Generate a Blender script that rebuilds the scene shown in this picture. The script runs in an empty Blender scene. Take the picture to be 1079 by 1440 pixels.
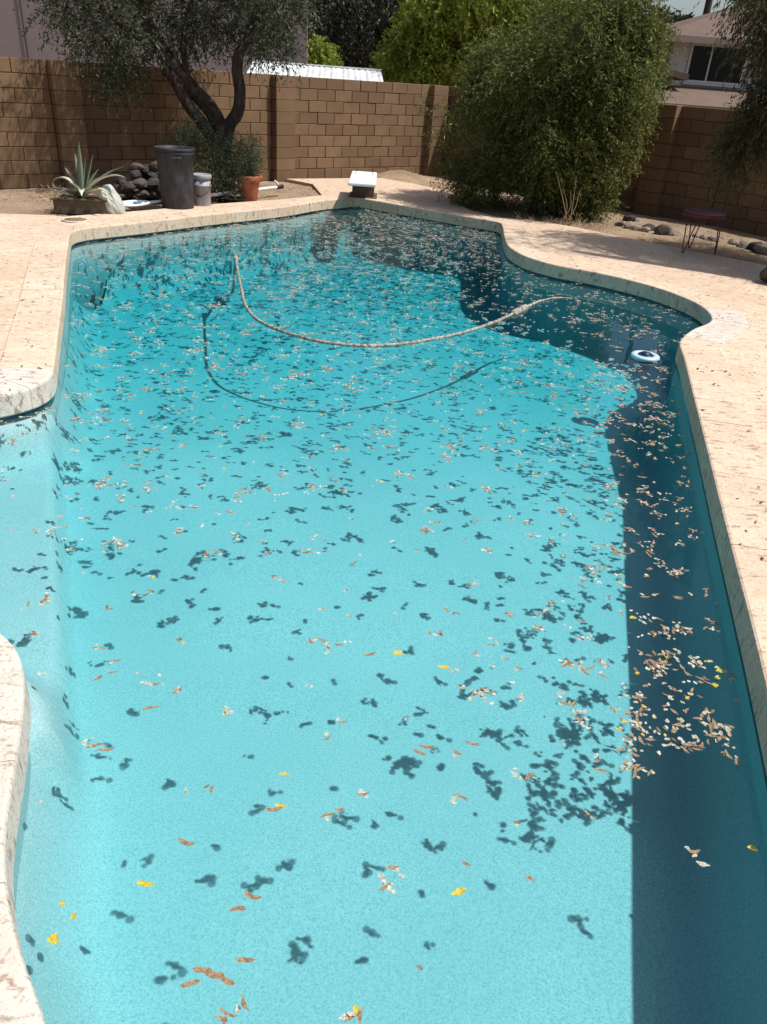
import bpy, bmesh, math, random
import numpy as np
from mathutils import Vector, Matrix

# ------------------------------------------------------------------ camera, sky, sun, exposure
SC = bpy.context.scene
COL = SC.collection
CAM_H = 1.8
FPX, PW, PH = 1077.0, 1079.0, 1440.0
PITCH, ROLL = math.radians(29.739), math.radians(4.244)
SUN_EL, SUN_AZ = math.radians(60.0), math.radians(-10.0)      # azimuth counted from +X towards +Y

fwd = np.array([0, math.cos(PITCH), -math.sin(PITCH)])
_r0 = np.array([1.0, 0, 0]); _u0 = np.cross(_r0, fwd)
right = math.cos(ROLL) * _r0 + math.sin(ROLL) * _u0
up = -math.sin(ROLL) * _r0 + math.cos(ROLL) * _u0
cpos = np.array([0, 0, CAM_H])

cam_d = bpy.data.cameras.new('camera')
cam = bpy.data.objects.new('camera', cam_d); COL.objects.link(cam)
cam_d.sensor_fit = 'VERTICAL'; cam_d.sensor_height = 24.0
cam_d.lens = FPX / PH * 24.0
cam_d.clip_start = 0.05; cam_d.clip_end = 3000
M3 = Matrix(((right[0], up[0], -fwd[0]), (right[1], up[1], -fwd[1]), (right[2], up[2], -fwd[2])))
cam.matrix_world = Matrix.Translation(Vector(cpos)) @ M3.to_4x4()
SC.camera = cam

world = bpy.data.worlds.new('World'); SC.world = world; world.use_nodes = True
wn = world.node_tree
bg = wn.nodes['Background']
sky = wn.nodes.new('ShaderNodeTexSky'); sky.sky_type = 'NISHITA'; sky.sun_disc = False
sky.sun_elevation = SUN_EL; sky.sun_rotation = math.pi / 2 - SUN_AZ
sky.altitude = 350; sky.air_density = 1.0; sky.dust_density = 3.6; sky.ozone_density = 0.1
wn.links.new(sky.outputs[0], bg.inputs[0]); bg.inputs[1].default_value = 0.108

sun_d = bpy.data.lights.new('sun', 'SUN'); sun_d.energy = 4.2; sun_d.angle = math.radians(1.0)
sun_d.color = (1.0, 0.98, 0.945)
sun = bpy.data.objects.new('sun', sun_d); COL.objects.link(sun)
sdir = Vector((math.cos(SUN_EL) * math.cos(SUN_AZ), math.cos(SUN_EL) * math.sin(SUN_AZ), math.sin(SUN_EL)))
sun.rotation_euler = sdir.to_track_quat('Z', 'Y').to_euler()
sun.location = (8, 2, 12)

SC.view_settings.view_transform = 'Standard'; SC.view_settings.look = 'None'
SC.view_settings.exposure = 0.18; SC.view_settings.gamma = 1.0
SC.view_settings.use_curve_mapping = False
SC.render.engine = 'CYCLES'
SC.cycles.use_denoising = True
SC.cycles.max_bounces = 8; SC.cycles.diffuse_bounces = 4; SC.cycles.glossy_bounces = 3
SC.cycles.transmission_bounces = 4; SC.cycles.transparent_max_bounces = 16
SC.cycles.caustics_reflective = False; SC.cycles.caustics_refractive = False

# ------------------------------------------------------------------ helpers
def ray(x, y):
    return fwd + right * ((x - PW / 2) / FPX) + up * ((PH / 2 - y) / FPX)
def G(x, y, z=0.0):                       # where a sight line meets the level z
    d = ray(x, y); return cpos + d * ((z - CAM_H) / d[2])
def AY(x, y, Y):                          # where a sight line meets the depth Y
    d = ray(x, y); return cpos + d * (Y / d[1])

def link(name, me, mat=None, parent=None, loc=None, rz=None):
    o = bpy.data.objects.new(name, me); COL.objects.link(o)
    if mat is not None and me is not None and len(me.materials) == 0: me.materials.append(mat)
    if parent is not None: o.parent = parent
    if loc is not None: o.location = loc
    if rz is not None: o.rotation_euler = (0, 0, rz)
    return o
def tag(o, label, cat, group=None):
    o['label'] = label; o['category'] = cat
    if group: o['group'] = group
    return o
def empty(name, loc=(0, 0, 0), rz=0.0):
    o = bpy.data.objects.new(name, None); COL.objects.link(o)
    o.location = loc; o.rotation_euler = (0, 0, rz); o.empty_display_size = 0.2
    return o
def kind(o, k, label=None):
    o['kind'] = k
    if label: o['label'] = label
    return o
def copy_tree(o, parent=None):
    c = o.copy(); COL.objects.link(c); c.parent = parent
    for ch in list(o.children): copy_tree(ch, c)
    return c
def np_mesh(name, V, F, smooth=False):
    """V (n,3); F (m,k) array of equal-size faces"""
    V = np.ascontiguousarray(V, dtype=np.float32); F = np.ascontiguousarray(F, dtype=np.int32)
    me = bpy.data.meshes.new(name)
    m, k = F.shape
    me.vertices.add(len(V)); me.vertices.foreach_set('co', V.ravel())
    me.loops.add(m * k); me.loops.foreach_set('vertex_index', F.ravel())
    me.polygons.add(m); me.polygons.foreach_set('loop_start', np.arange(0, m * k, k, dtype=np.int32))
    me.polygons.foreach_set('loop_total', np.full(m, k, dtype=np.int32))
    if smooth: me.polygons.foreach_set('use_smooth', np.ones(m, dtype=bool))
    me.update(calc_edges=True)
    return me
def py_mesh(name, V, F, smooth=False):
    me = bpy.data.meshes.new(name); me.from_pydata([tuple(map(float, v)) for v in V], [], F); me.update()
    if smooth:
        for p in me.polygons: p.use_smooth = True
    return me
def bm_mesh(name, bm, smooth=False):
    bmesh.ops.recalc_face_normals(bm, faces=bm.faces)
    me = bpy.data.meshes.new(name); bm.to_mesh(me); bm.free()
    if smooth:
        for p in me.polygons: p.use_smooth = True
    return me
def box_bm(sx, sy, sz, c=(0, 0, 0), bevel=0.0, bm=None, seg=1):
    own = bm is None
    if own: bm = bmesh.new()
    r = bmesh.ops.create_cube(bm, size=1.0)
    vs = r['verts']
    for v in vs: v.co = Vector((v.co.x * sx + c[0], v.co.y * sy + c[1], v.co.z * sz + c[2]))
    if bevel > 0:
        es = list({e for v in vs for e in v.link_edges})
        bmesh.ops.bevel(bm, geom=es, offset=bevel, segments=seg, affect='EDGES', profile=0.5)
    return bm
def box(name, sx, sy, sz, c=(0, 0, 0), bevel=0.0, seg=1):
    return bm_mesh(name, box_bm(sx, sy, sz, c, bevel, None, seg))
def lathe(name, prof, n=32, smooth=True):
    V, F = [], []
    for r, z in prof:
        for k in range(n):
            a = 2 * math.pi * k / n; V.append((r * math.cos(a), r * math.sin(a), z))
    for i in range(len(prof) - 1):
        for k in range(n):
            k2 = (k + 1) % n
            F.append((i * n + k, i * n + k2, (i + 1) * n + k2, (i + 1) * n + k))
    return py_mesh(name, V, F, smooth)
def tube(name, pts, radii, n=10, rough=0.0, seed=0, closed_ends=True, smooth=True):
    rs = np.random.RandomState(seed)
    P = np.array(pts, float); m = len(P)
    if np.isscalar(radii): radii = [radii] * m
    T = np.gradient(P, axis=0); T /= np.linalg.norm(T, axis=1)[:, None] + 1e-9
    ref = np.array([0, 0, 1.0]) if abs(T[0][2]) < 0.9 else np.array([1.0, 0, 0])
    V, F = [], []
    nrm = np.cross(T[0], ref); nrm /= np.linalg.norm(nrm)
    ph = rs.uniform(0, 6.28, 4)
    for i in range(m):
        nrm = nrm - T[i] * (nrm @ T[i]); nrm /= np.linalg.norm(nrm) + 1e-9
        b = np.cross(T[i], nrm)
        for k in range(n):
            a = 2 * math.pi * k / n
            rr = radii[i] * (1 + rough * (0.6 * math.sin(3 * a + ph[0] + i * 0.25) + 0.5 * math.sin(5 * a + ph[1] - i * 0.17) + rs.uniform(-.5, .5)))
            V.append(P[i] + nrm * rr * math.cos(a) + b * rr * math.sin(a))
    for i in range(m - 1):
        for k in range(n):
            k2 = (k + 1) % n
            F.append((i * n + k, i * n + k2, (i + 1) * n + k2, (i + 1) * n + k))
    if closed_ends:
        F.append(tuple(range(n - 1, -1, -1))); F.append(tuple((m - 1) * n + k for k in range(n)))
    return py_mesh(name, V, F, smooth)
def spline(pts, n):
    P = np.array(pts, float); m = len(P)
    Q = np.vstack([2 * P[0] - P[1], P, 2 * P[-1] - P[-2]])
    out = []
    for t in np.linspace(0, m - 1 - 1e-6, n):
        i = int(t); u = t - i
        p0, p1, p2, p3 = Q[i], Q[i + 1], Q[i + 2], Q[i + 3]
        out.append(0.5 * ((2 * p1) + (-p0 + p2) * u + (2 * p0 - 5 * p1 + 4 * p2 - p3) * u * u + (-p0 + 3 * p1 - 3 * p2 + p3) * u ** 3))
    return np.array(out)
def rock_mesh(name, seed, sub=2, squash=0.7, jag=0.22):
    rs = np.random.RandomState(seed)
    bm = bmesh.new(); bmesh.ops.create_icosphere(bm, subdivisions=sub, radius=0.5)
    pl = rs.normal(size=(9, 3)); pl /= np.linalg.norm(pl, axis=1)[:, None]; off = rs.uniform(0.30, 0.46, 9)
    ph = rs.uniform(0, 6, 6)
    for v in bm.verts:
        p = np.array(v.co)
        p *= 1 + jag * 0.35 * (math.sin(4 * p[0] + ph[0]) + math.sin(5 * p[1] + ph[1]) + math.sin(6 * p[2] + ph[2]))
        for q, o in zip(pl, off):
            d = p @ q
            if d > o: p -= q * (d - o) * 0.85
        v.co = (p[0], p[1] * rs.uniform(.97, 1.03), p[2] * squash)
    return bm_mesh(name, bm, smooth=False)

# ------------------------------------------------------------------ materials
def mat_new(name, base=(.5, .5, .5), rough=0.8, spec=0.3, metal=0.0):
    m = bpy.data.materials.new(name); m.use_nodes = True
    p = m.node_tree.nodes['Principled BSDF']
    p.inputs['Base Color'].default_value = (*base, 1); p.inputs['Roughness'].default_value = rough
    p.inputs['Specular IOR Level'].default_value = spec; p.inputs['Metallic'].default_value = metal
    return m
class NB:
    def __init__(s, m): s.m = m; s.t = m.node_tree; s.n = s.t.nodes; s.p = s.n.get('Principled BSDF')
    def new(s, typ, **kw):
        n = s.n.new('ShaderNode' + typ)
        for k, v in kw.items(): setattr(n, k, v)
        return n
    def link(s, a, b): s.t.links.new(a, b)
    def coord(s, kind='Object', scale=(1, 1, 1), rot=(0, 0, 0)):
        tc = s.new('TexCoord'); mp = s.new('Mapping')
        mp.inputs['Scale'].default_value = scale; mp.inputs['Rotation'].default_value = rot
        s.link(tc.outputs[kind], mp.inputs[0]); return mp.outputs[0]
    def geo(s, scale=(1, 1, 1)):
        g = s.new('NewGeometry'); mp = s.new('Mapping'); mp.inputs['Scale'].default_value = scale
        s.link(g.outputs['Position'], mp.inputs[0]); return mp.outputs[0]
    def noise(s, vec, scale, detail=4, rough=0.55):
        n = s.new('TexNoise'); n.inputs['Scale'].default_value = scale; n.inputs['Detail'].default_value = detail
        n.inputs['Roughness'].default_value = rough
        s.link(vec, n.inputs['Vector']); return n.outputs['Fac']
    def voro(s, vec, scale, feature='F1', out='Distance'):
        n = s.new('TexVoronoi', feature=feature); n.inputs['Scale'].default_value = scale
        s.link(vec, n.inputs['Vector']); return n.outputs[out]
    def ramp(s, fac, stops):
        r = s.new('ValToRGB'); e = r.color_ramp.elements
        while len(e) < len(stops): e.new(0.5)
        for i, (p, c) in enumerate(stops):
            e[i].position = p; e[i].color = (*c, 1) if len(c) == 3 else c
        s.link(fac, r.inputs[0]); return r.outputs[0]
    def mix(s, fac, a, b, mode='MIX'):
        n = s.new('Mix', data_type='RGBA', blend_type=mode)
        for sock, v in ((n.inputs[0], fac), (n.inputs[6], a), (n.inputs[7], b)):
            if isinstance(v, (int, float)): sock.default_value = v
            elif isinstance(v, tuple): sock.default_value = (*v, 1) if len(v) == 3 else v
            else: s.link(v, sock)
        return n.outputs[2]
    def math(s, op, a, b=0.0):
        n = s.new('Math', operation=op)
        for sock, v in ((n.inputs[0], a), (n.inputs[1], b)):
            if isinstance(v, (int, float)): sock.default_value = v
            else: s.link(v, sock)
        return n.outputs[0]
    def bump(s, h, strength=0.3, dist=0.01):
        b = s.new('Bump'); b.inputs['Strength'].default_value = strength; b.inputs['Distance'].default_value = dist
        s.link(h, b.inputs['Height']); s.link(b.outputs[0], s.p.inputs['Normal'])
    def color(s, c): s.link(c, s.p.inputs['Base Color'])
    def objrand(s): return s.new('ObjectInfo').outputs['Random']
    def island(s): return s.new('NewGeometry').outputs['Random Per Island']

def stone_mat(name, c0, c1, c2, white=0.0):
    m = mat_new(name, c0, 0.85, 0.2); b = NB(m); g = b.geo()
    n1 = b.noise(g, 2.2, 5); n2 = b.noise(g, 14, 5, .65); rnd = b.objrand()
    base = b.mix(b.ramp(n1, [(.32, (0, 0, 0)), (.68, (1, 1, 1))]), c0, c1)
    base = b.mix(b.math('MULTIPLY', rnd, .75), base, c2)
    base = b.mix(b.ramp(n2, [(.35, (.5, .5, .5)), (.5, (0, 0, 0))]), base, tuple(v * .74 for v in c1))
    base = b.mix(b.ramp(b.noise(g, 5.5, 6, .7), [(.40, (.30, .30, .30)), (.54, (0, 0, 0))]), base, tuple(v * .85 for v in c2))
    # long travertine pits and specks
    gs = b.geo((9, 26, 9)); pits = b.noise(gs, 1.0, 6, .7)
    base = b.mix(b.ramp(pits, [(.375, (.85, .85, .85)), (.445, (0, 0, 0))]), base, (.26, .185, .135))
    v = b.noise(b.geo((1, 1, 1)), 75, 3, .6)
    base = b.mix(b.ramp(v, [(.34, (.6, .6, .6)), (.45, (0, 0, 0))]), base, (.30, .20, .14))
    base = b.mix(b.ramp(v, [(.6, (0, 0, 0)), (.72, (.35, .35, .35))]), base, (.8, .72, .62))
    b.color(base)
    b.bump(b.math('ADD', pits, b.math('MULTIPLY', v, .6)), .35, .006)
    return m
M = {}
M['paver'] = stone_mat('travertine', (.67, .51, .365), (.73, .58, .43), (.60, .43, .30))
M['coping'] = stone_mat('coping stone', (.67, .515, .375), (.73, .585, .44), (.61, .45, .32))
M['coping_white'] = stone_mat('pale cast coping', (.66, .585, .50), (.70, .635, .56), (.60, .51, .42))
M['bed'] = mat_new('mortar bed', (.42, .32, .24), .95, .1)

def plaster():
    m = mat_new('pool plaster', (.5, .5, .5), .8, .2); b = NB(m); g = b.geo()
    n = b.noise(g, 1.3, 4); f = b.noise(g, 150, 2, .7); f2 = b.noise(g, 60, 3, .7)
    c = b.mix(b.ramp(n, [(.3, (0, 0, 0)), (.7, (1, 1, 1))]), (.34, .52, .545), (.38, .56, .58))
    c = b.mix(b.ramp(f, [(.36, (.9, .9, .9)), (.48, (0, 0, 0))]), c, (.20, .375, .405))
    c = b.mix(b.ramp(f, [(.55, (0, 0, 0)), (.68, (.7, .7, .7))]), c, (.52, .66, .70))
    c = b.mix(b.ramp(f2, [(.35, (.35, .35, .35)), (.5, (0, 0, 0))]), c, (.245, .445, .465))
    c = b.mix(b.ramp(b.noise(g, .55, 5, .6), [(.38, (.32, .32, .32)), (.56, (0, 0, 0))]), c, (.225, .43, .45))
    b.color(c); b.bump(f, .25, .004)
    return m
M['plaster'] = plaster()

def tile_band():
    m = mat_new('waterline tile', (.03, .07, .09), .25, .5); b = NB(m)
    g = b.geo((1, 1, 1)); v = b.voro(g, 22, 'F1', 'Color')
    c = b.mix(b.ramp(v, [(.2, (0, 0, 0)), (.8, (1, 1, 1))]), (.015, .04, .055), (.06, .10, .12))
    b.color(c); return m
M['tile'] = tile_band()

def water_mat():
    m = bpy.data.materials.new('pool water'); m.use_nodes = True
    t = m.node_tree; N = t.nodes; N.clear(); L = t.links.new
    out = N.new('ShaderNodeOutputMaterial')
    tr = N.new('ShaderNodeBsdfTransparent'); gl = N.new('ShaderNodeBsdfGlossy'); gl.inputs['Roughness'].default_value = 0.015
    fr = N.new('ShaderNodeFresnel'); fr.inputs['IOR'].default_value = 1.33
    mx = N.new('ShaderNodeMixShader')
    geo = N.new('ShaderNodeNewGeometry')
    no = N.new('ShaderNodeTexNoise'); no.inputs['Scale'].default_value = 2.6; no.inputs['Detail'].default_value = 2
    bu = N.new('ShaderNodeBump'); bu.inputs['Strength'].default_value = 0.12; bu.inputs['Distance'].default_value = 0.02
    L(geo.outputs['Position'], no.inputs['Vector']); L(no.outputs['Fac'], bu.inputs['Height'])
    L(bu.outputs[0], gl.inputs['Normal']); L(bu.outputs[0], fr.inputs['Normal'])
    L(fr.outputs[0], mx.inputs[0]); L(tr.outputs[0], mx.inputs[1]); L(gl.outputs[0], mx.inputs[2])
    L(mx.outputs[0], out.inputs['Surface'])
    va = N.new('ShaderNodeVolumeAbsorption'); va.inputs['Color'].default_value = (.22, .865, .905, 1); va.inputs['Density'].default_value = .95
    L(va.outputs[0], out.inputs['Volume'])
    return m
M['water'] = water_mat()
def shadow_meniscus_mat():  # looks almost clear but stops most direct sun, for the added shadow discs
    m = bpy.data.materials.new('water meniscus'); m.use_nodes = True
    t = m.node_tree; N = t.nodes; N.clear()
    out = N.new('ShaderNodeOutputMaterial'); rf = N.new('ShaderNodeBsdfRefraction')
    rf.inputs['IOR'].default_value = 1.02; rf.inputs['Roughness'].default_value = 0.0
    tr = N.new('ShaderNodeBsdfTransparent'); mx = N.new('ShaderNodeMixShader'); mx.inputs[0].default_value = .20
    t.links.new(rf.outputs[0], mx.inputs[1]); t.links.new(tr.outputs[0], mx.inputs[2])
    t.links.new(mx.outputs[0], out.inputs['Surface']); return m
M['meniscus'] = shadow_meniscus_mat()

def dirt():
    m = mat_new('dry soil', (.3, .2, .13), .95, .1); b = NB(m); g = b.geo()
    n = b.noise(g, 1.5, 6, .6); f = b.noise(g, 40, 4, .7); v = b.voro(g, 45)
    c = b.ramp(n, [(.3, (.27, .18, .115)), (.55, (.40, .285, .19)), (.75, (.46, .345, .24))])
    c = b.mix(b.ramp(f, [(.35, (.8, .8, .8)), (.52, (0, 0, 0))]), c, (.17, .115, .075))
    c = b.mix(b.ramp(v, [(.12, (.5, .5, .5)), (.25, (0, 0, 0))]), c, (.5, .40, .30))
    b.color(c); b.bump(b.math('ADD', f, v), .8, .02); return m
M['dirt'] = dirt()

def block_mat(name, c0, c1, c2):
    m = mat_new(name, c0, .9, .15); b = NB(m); g = b.geo(); r = b.objrand()
    c = b.mix(r, c0, c1)
    n = b.noise(g, 3.0, 4); f = b.noise(g, 90, 4, .7)
    c = b.mix(b.ramp(n, [(.35, (0, 0, 0)), (.7, (.6, .6, .6))]), c, c2)
    c = b.mix(b.ramp(f, [(.3, (.5, .5, .5)), (.5, (0, 0, 0))]), c, tuple(v * .6 for v in c0))
    b.color(c); b.bump(f, .5, .006); return m
M['block'] = block_mat('slump block', (.165, .101, .058), (.235, .148, .088), (.140, .095, .056))
M['mortar'] = mat_new('mortar', (.145, .093, .058), .95, .1)
M['stucco_mauve'] = block_mat('mauve stucco', (.25, .205, .20), (.25, .205, .20), (.22, .18, .175))
M['stucco_grey'] = block_mat('pale stucco', (.60, .565, .53), (.60, .565, .53), (.54, .51, .48))
M['roof_brown'] = block_mat('brown shingle', (.15, .105, .082), (.18, .128, .10), (.115, .08, .063))
M['fascia'] = mat_new('fascia paint', (.28, .22, .19), .6, .3)
M['white_paint'] = mat_new('white paint', (.74, .73, .70), .45, .4)
M['frame_white'] = mat_new('window frame', (.62, .61, .60), .5, .4)
M['glass'] = mat_new('dark glass', (.008, .009, .011), .12, .18)
def metal_roof():
    m = mat_new('white sheet metal', (.72, .73, .74), .4, .5); b = NB(m); n = b.noise(b.geo(), 5, 5)
    b.color(b.mix(b.ramp(n, [(.35, (.6, .6, .6)), (.6, (0, 0, 0))]), (.74, .75, .76), (.46, .45, .43))); return m
M['sheet'] = metal_roof()

def bark(name, c0, c1, sc=14):
    m = mat_new(name, c0, .95, .1); b = NB(m); g = b.geo((1, 1, .28)); n = b.noise(g, sc, 6, .7)
    b.color(b.ramp(n, [(.32, c0), (.68, c1)])); b.bump(n, .9, .03); return m
M['bark_dark'] = bark('olive bark', (.018, .013, .010), (.085, .062, .048))
M['bark_grey'] = bark('grey bark', (.03, .025, .02), (.11, .09, .07))
def leaf_mat(name, c0, c1, c2, trans=.35, rough=.5):
    m = mat_new(name, c0, rough, .35); b = NB(m); r = b.island()
    c = b.ramp(r, [(0, c0), (.5, c1), (.92, c2), (1, tuple(min(1, v * 1.35) for v in c2))])
    b.color(c)
    t = b.new('BsdfTranslucent'); b.link(c, t.inputs[0])
    mx = b.new('MixShader'); mx.inputs[0].default_value = trans
    out = b.n['Material Output']
    b.link(b.p.outputs[0], mx.inputs[1]); b.link(t.outputs[0], mx.inputs[2]); b.link(mx.outputs[0], out.inputs['Surface'])
    return m
M['olive_leaf'] = leaf_mat('olive leaf', (.022, .030, .012), (.045, .056, .024), (.105, .115, .055), .22, .6)
M['bush_leaf'] = leaf_mat('willowy leaf', (.050, .066, .018), (.115, .138, .034), (.23, .245, .062), .45, .65)
M['bright_leaf'] = leaf_mat('bright green leaf', (.14, .19, .026), (.25, .31, .044), (.36, .41, .08), .5, .65)
M['dark_leaf'] = leaf_mat('dark grey leaf', (.020, .026, .016), (.038, .046, .028), (.075, .080, .055), .2)
M['herb_leaf'] = leaf_mat('herb leaf', (.035, .05, .025), (.06, .08, .04), (.12, .14, .07), .3)
M['hang_leaf'] = leaf_mat('hanging leaf', (.045, .050, .020), (.082, .086, .034), (.14, .12, .055), .4, .65)
M['agave'] = leaf_mat('agave leaf', (.12, .16, .10), (.20, .24, .16), (.30, .33, .24), .1)
M['agave_pale'] = mat_new('bleached agave leaf', (.58, .57, .43), .6, .3)
M['straw'] = mat_new('dry straw', (.42, .32, .19), .9, .1)
def rock_mat(name, c0, c1):
    m = mat_new(name, c0, .9, .2); b = NB(m); g = b.geo(); n = b.noise(g, 22, 5, .65); r = b.objrand()
    c = b.mix(b.ramp(n, [(.35, (0, 0, 0)), (.7, (1, 1, 1))]), c0, c1)
    c = b.mix(b.math('MULTIPLY', r, .45), c, (.20, .15, .12))
    b.color(c); b.bump(n, .6, .02); return m
M['rock_dark'] = rock_mat('lava rock', (.018, .017, .018), (.055, .050, .050))
M['rock_tan'] = rock_mat('field stone', (.22, .17, .13), (.38, .31, .25))
M['barrel'] = mat_new('charcoal plastic', (.020, .021, .026), .6, .35)
def scuff(m, c1):
    b = NB(m); c0 = tuple(b.p.inputs['Base Color'].default_value)[:3]; n = b.noise(b.geo((1, 1, .35)), 11, 6, .7)
    b.color(b.mix(b.ramp(n, [(.42, (0, 0, 0)), (.68, (.6, .6, .6))]), c0, c1)); return m
scuff(M['barrel'], (.09, .08, .075))
M['bucket'] = mat_new('grey plastic', (.27, .28, .31), .5, .4)
scuff(M['bucket'], (.42, .40, .37))
def terracotta():
    m = mat_new('terracotta', (.40, .13, .06), .85, .2); b = NB(m); n = b.noise(b.geo(), 9, 5, .6)
    b.color(b.ramp(n, [(.3, (.30, .09, .045)), (.7, (.43, .155, .08))])); return m
M['terracotta'] = terracotta()
M['soil_dark'] = mat_new('potting soil', (.05, .032, .02), .95, .1)
M['pole_white'] = mat_new('white aluminium tube', (.72, .73, .74), .35, .5)
M['black_plastic'] = mat_new('black plastic', (.02, .02, .022), .5, .4)
M['planter_wood'] = block_mat('weathered planter', (.12, .09, .06), (.14, .11, .075), (.08, .06, .045))
M['tarp'] = mat_new('grey plastic sheet', (.42, .44, .39), .5, .4)
M['net_white'] = mat_new('pool net plastic', (.66, .72, .74), .5, .4)
M['net_blue'] = mat_new('pool net blue', (.10, .25, .34), .6, .3)
M['red_metal'] = mat_new('red metal', (.115, .022, .030), .55, .4)
M['stool_top'] = block_mat('worn stool top', (.15, .06, .06), (.15, .06, .06), (.24, .17, .15))
M['float_white'] = mat_new('float ring', (.45, .62, .66), .4, .4)
M['float_blue'] = mat_new('float basket', (.010, .035, .075), .35, .5)
def hose_mat():
    m = mat_new('hose plastic', (.36, .33, .28), .6, .3); b = NB(m); n = b.noise(b.geo(), 30, 4, .7)
    b.color(b.ramp(n, [(.35, (.11, .09, .07)), (.5, (.30, .265, .215)), (.68, (.56, .51, .43))])); return m
M['hose'] = hose_mat()
def dead_leaf(name, c0, c1, c2, trans=.3):
    m = leaf_mat(name, c0, c1, c2, trans, .5); b = NB(m)
    src = b.p.inputs['Base Color'].links[0].from_socket
    n = b.noise(b.geo(), 170, 3, .6)
    c = b.mix(b.ramp(n, [(.38, (.7, .7, .7)), (.55, (0, 0, 0))]), src, tuple(v * .45 for v in c0))
    c = b.mix(b.ramp(n, [(.58, (0, 0, 0)), (.72, (.45, .45, .45))]), c, tuple(min(.9, v * 1.5) for v in c2))
    b.color(c); return m
M['leaf_brown'] = dead_leaf('dry brown leaf', (.27, .15, .080), (.40, .25, .145), (.52, .36, .22), .25)
M['petal_pale'] = dead_leaf('pale petal', (.56, .47, .34), (.68, .61, .48), (.80, .76, .66), .3)
M['petal_yellow'] = dead_leaf('yellow petal', (.78, .50, .03), (.80, .58, .06), (.82, .66, .16), .3)
M['litter'] = dead_leaf('leaf litter', (.10, .06, .035), (.20, .12, .07), (.34, .22, .13), .1)

# ------------------------------------------------------------------ pool outline (plan, metres)
near_px = [(64,1432),(44,1380),(24,1323),(12,1263),(6,1214),(8,1162),(18,1102),(30,1029),(35,965),(34,940),(20,904),(0,890)]
tip_px = [(0,558),(22,553),(44,547),(62,539),(72,531),(75,524),(77,511),(82,469),(88,424),(92,378),(98,333),(99,329),(104,325.5),(120,322),
 (200,313.5),(300,302),(400,291.5),(446,284),(485,280),(500,278.5),(526,282.5),(557,288),(600,295.5),(654,305),(691,311),(702,313.4),
 (707,320.5),(709,333),(716,348),(728,356),(743,363),(783,374),(828,382),(872,391.5),(913,402),(955,416.5),(984,430),(1000,445.5),
 (998,454),(975,463.5),(960,475),(955,482),(961.5,505),(973,552),(988,611),(1011,706),(1030,781),(1052,867),(1071,946)]
Z0 = 0.0
out = [(-0.30, .40), (-0.48, .62)] + [tuple(G(*p)[:2]) for p in near_px]
out += [(-1.55, 2.22), (-1.95, 2.36), (-2.5, 2.50), (-2.95, 2.85), (-3.1, 3.3), (-2.95, 3.72), (-2.6, 3.98)]
out += [tuple(G(*p)[:2]) for p in tip_px]
out += [(1.25, 1.5), (1.12, .95), (1.02, .6), (.85, .36), (.5, .25), (.1, .25)]
def closed_spline(P, step):
    P = np.array(P); m = len(P); res = []
    for i in range(m):
        p0, p1, p2, p3 = P[(i - 1) % m], P[i], P[(i + 1) % m], P[(i + 2) % m]
        # centripetal Catmull-Rom
        d = lambda a, b: max(np.linalg.norm(a - b) ** .5, 1e-4)
        t0 = 0; t1 = t0 + d(p0, p1); t2 = t1 + d(p1, p2); t3 = t2 + d(p2, p3)
        k = max(2, int(np.linalg.norm(p2 - p1) / step) + 1)
        for t in np.linspace(t1, t2, k, endpoint=False):
            A1 = (t1 - t) / (t1 - t0) * p0 + (t - t0) / (t1 - t0) * p1
            A2 = (t2 - t) / (t2 - t1) * p1 + (t - t1) / (t2 - t1) * p2
            A3 = (t3 - t) / (t3 - t2) * p2 + (t - t2) / (t3 - t2) * p3
            B1 = (t2 - t) / (t2 - t0) * A1 + (t - t0) / (t2 - t0) * A2
            B2 = (t3 - t) / (t3 - t1) * A2 + (t - t1) / (t3 - t1) * A3
            res.append((t2 - t) / (t2 - t1) * B1 + (t - t1) / (t2 - t1) * B2)
    return np.array(res)
def resample_closed(P, step):
    Q = np.vstack([P, P[:1]]); s = np.r_[0, np.cumsum(np.linalg.norm(np.diff(Q, axis=0), axis=1))]
    n = int(round(s[-1] / step)); t = np.linspace(0, s[-1], n, endpoint=False)
    return np.c_[np.interp(t, s, Q[:, 0]), np.interp(t, s, Q[:, 1])], s[-1]
OUT, OUTLEN = resample_closed(closed_spline(out, .03), .05)
for _ in range(3): OUT = .25 * np.roll(OUT, 1, 0) + .5 * OUT + .25 * np.roll(OUT, -1, 0)
def signed_area(P): return .5 * np.sum(P[:, 0] * np.roll(P[:, 1], -1) - np.roll(P[:, 0], -1) * P[:, 1])
if signed_area(OUT) < 0: OUT = OUT[::-1].copy()
def normals(P):
    T = np.roll(P, -1, 0) - np.roll(P, 1, 0); T /= np.linalg.norm(T, axis=1)[:, None]
    return np.c_[T[:, 1], -T[:, 0]]         # outward for a counter-clockwise loop
NRM = normals(OUT)
def seg_dist(pts, poly):
    A = poly; B = np.roll(poly, -1, 0); D = B - A; L2 = np.sum(D * D, 1) + 1e-12
    res = np.empty(len(pts))
    for i in range(0, len(pts), 2000):
        p = pts[i:i + 2000, None, :] - A[None]
        t = np.clip(np.sum(p * D[None], 2) / L2[None], 0, 1)
        q = p - t[..., None] * D[None]
        res[i:i + 2000] = np.sqrt(np.min(np.sum(q * q, 2), 1))
    return res
def inside(pts, poly):
    x, y = pts[:, 0], pts[:, 1]; r = np.zeros(len(pts), bool)
    for (x0, y0), (x1, y1) in zip(poly, np.roll(poly, -1, 0)):
        c = ((y0 > y) != (y1 > y)); xx = (x1 - x0) * (y - y0) / (y1 - y0 + 1e-12) + x0
        r ^= c & (x < xx)
    return r
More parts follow.
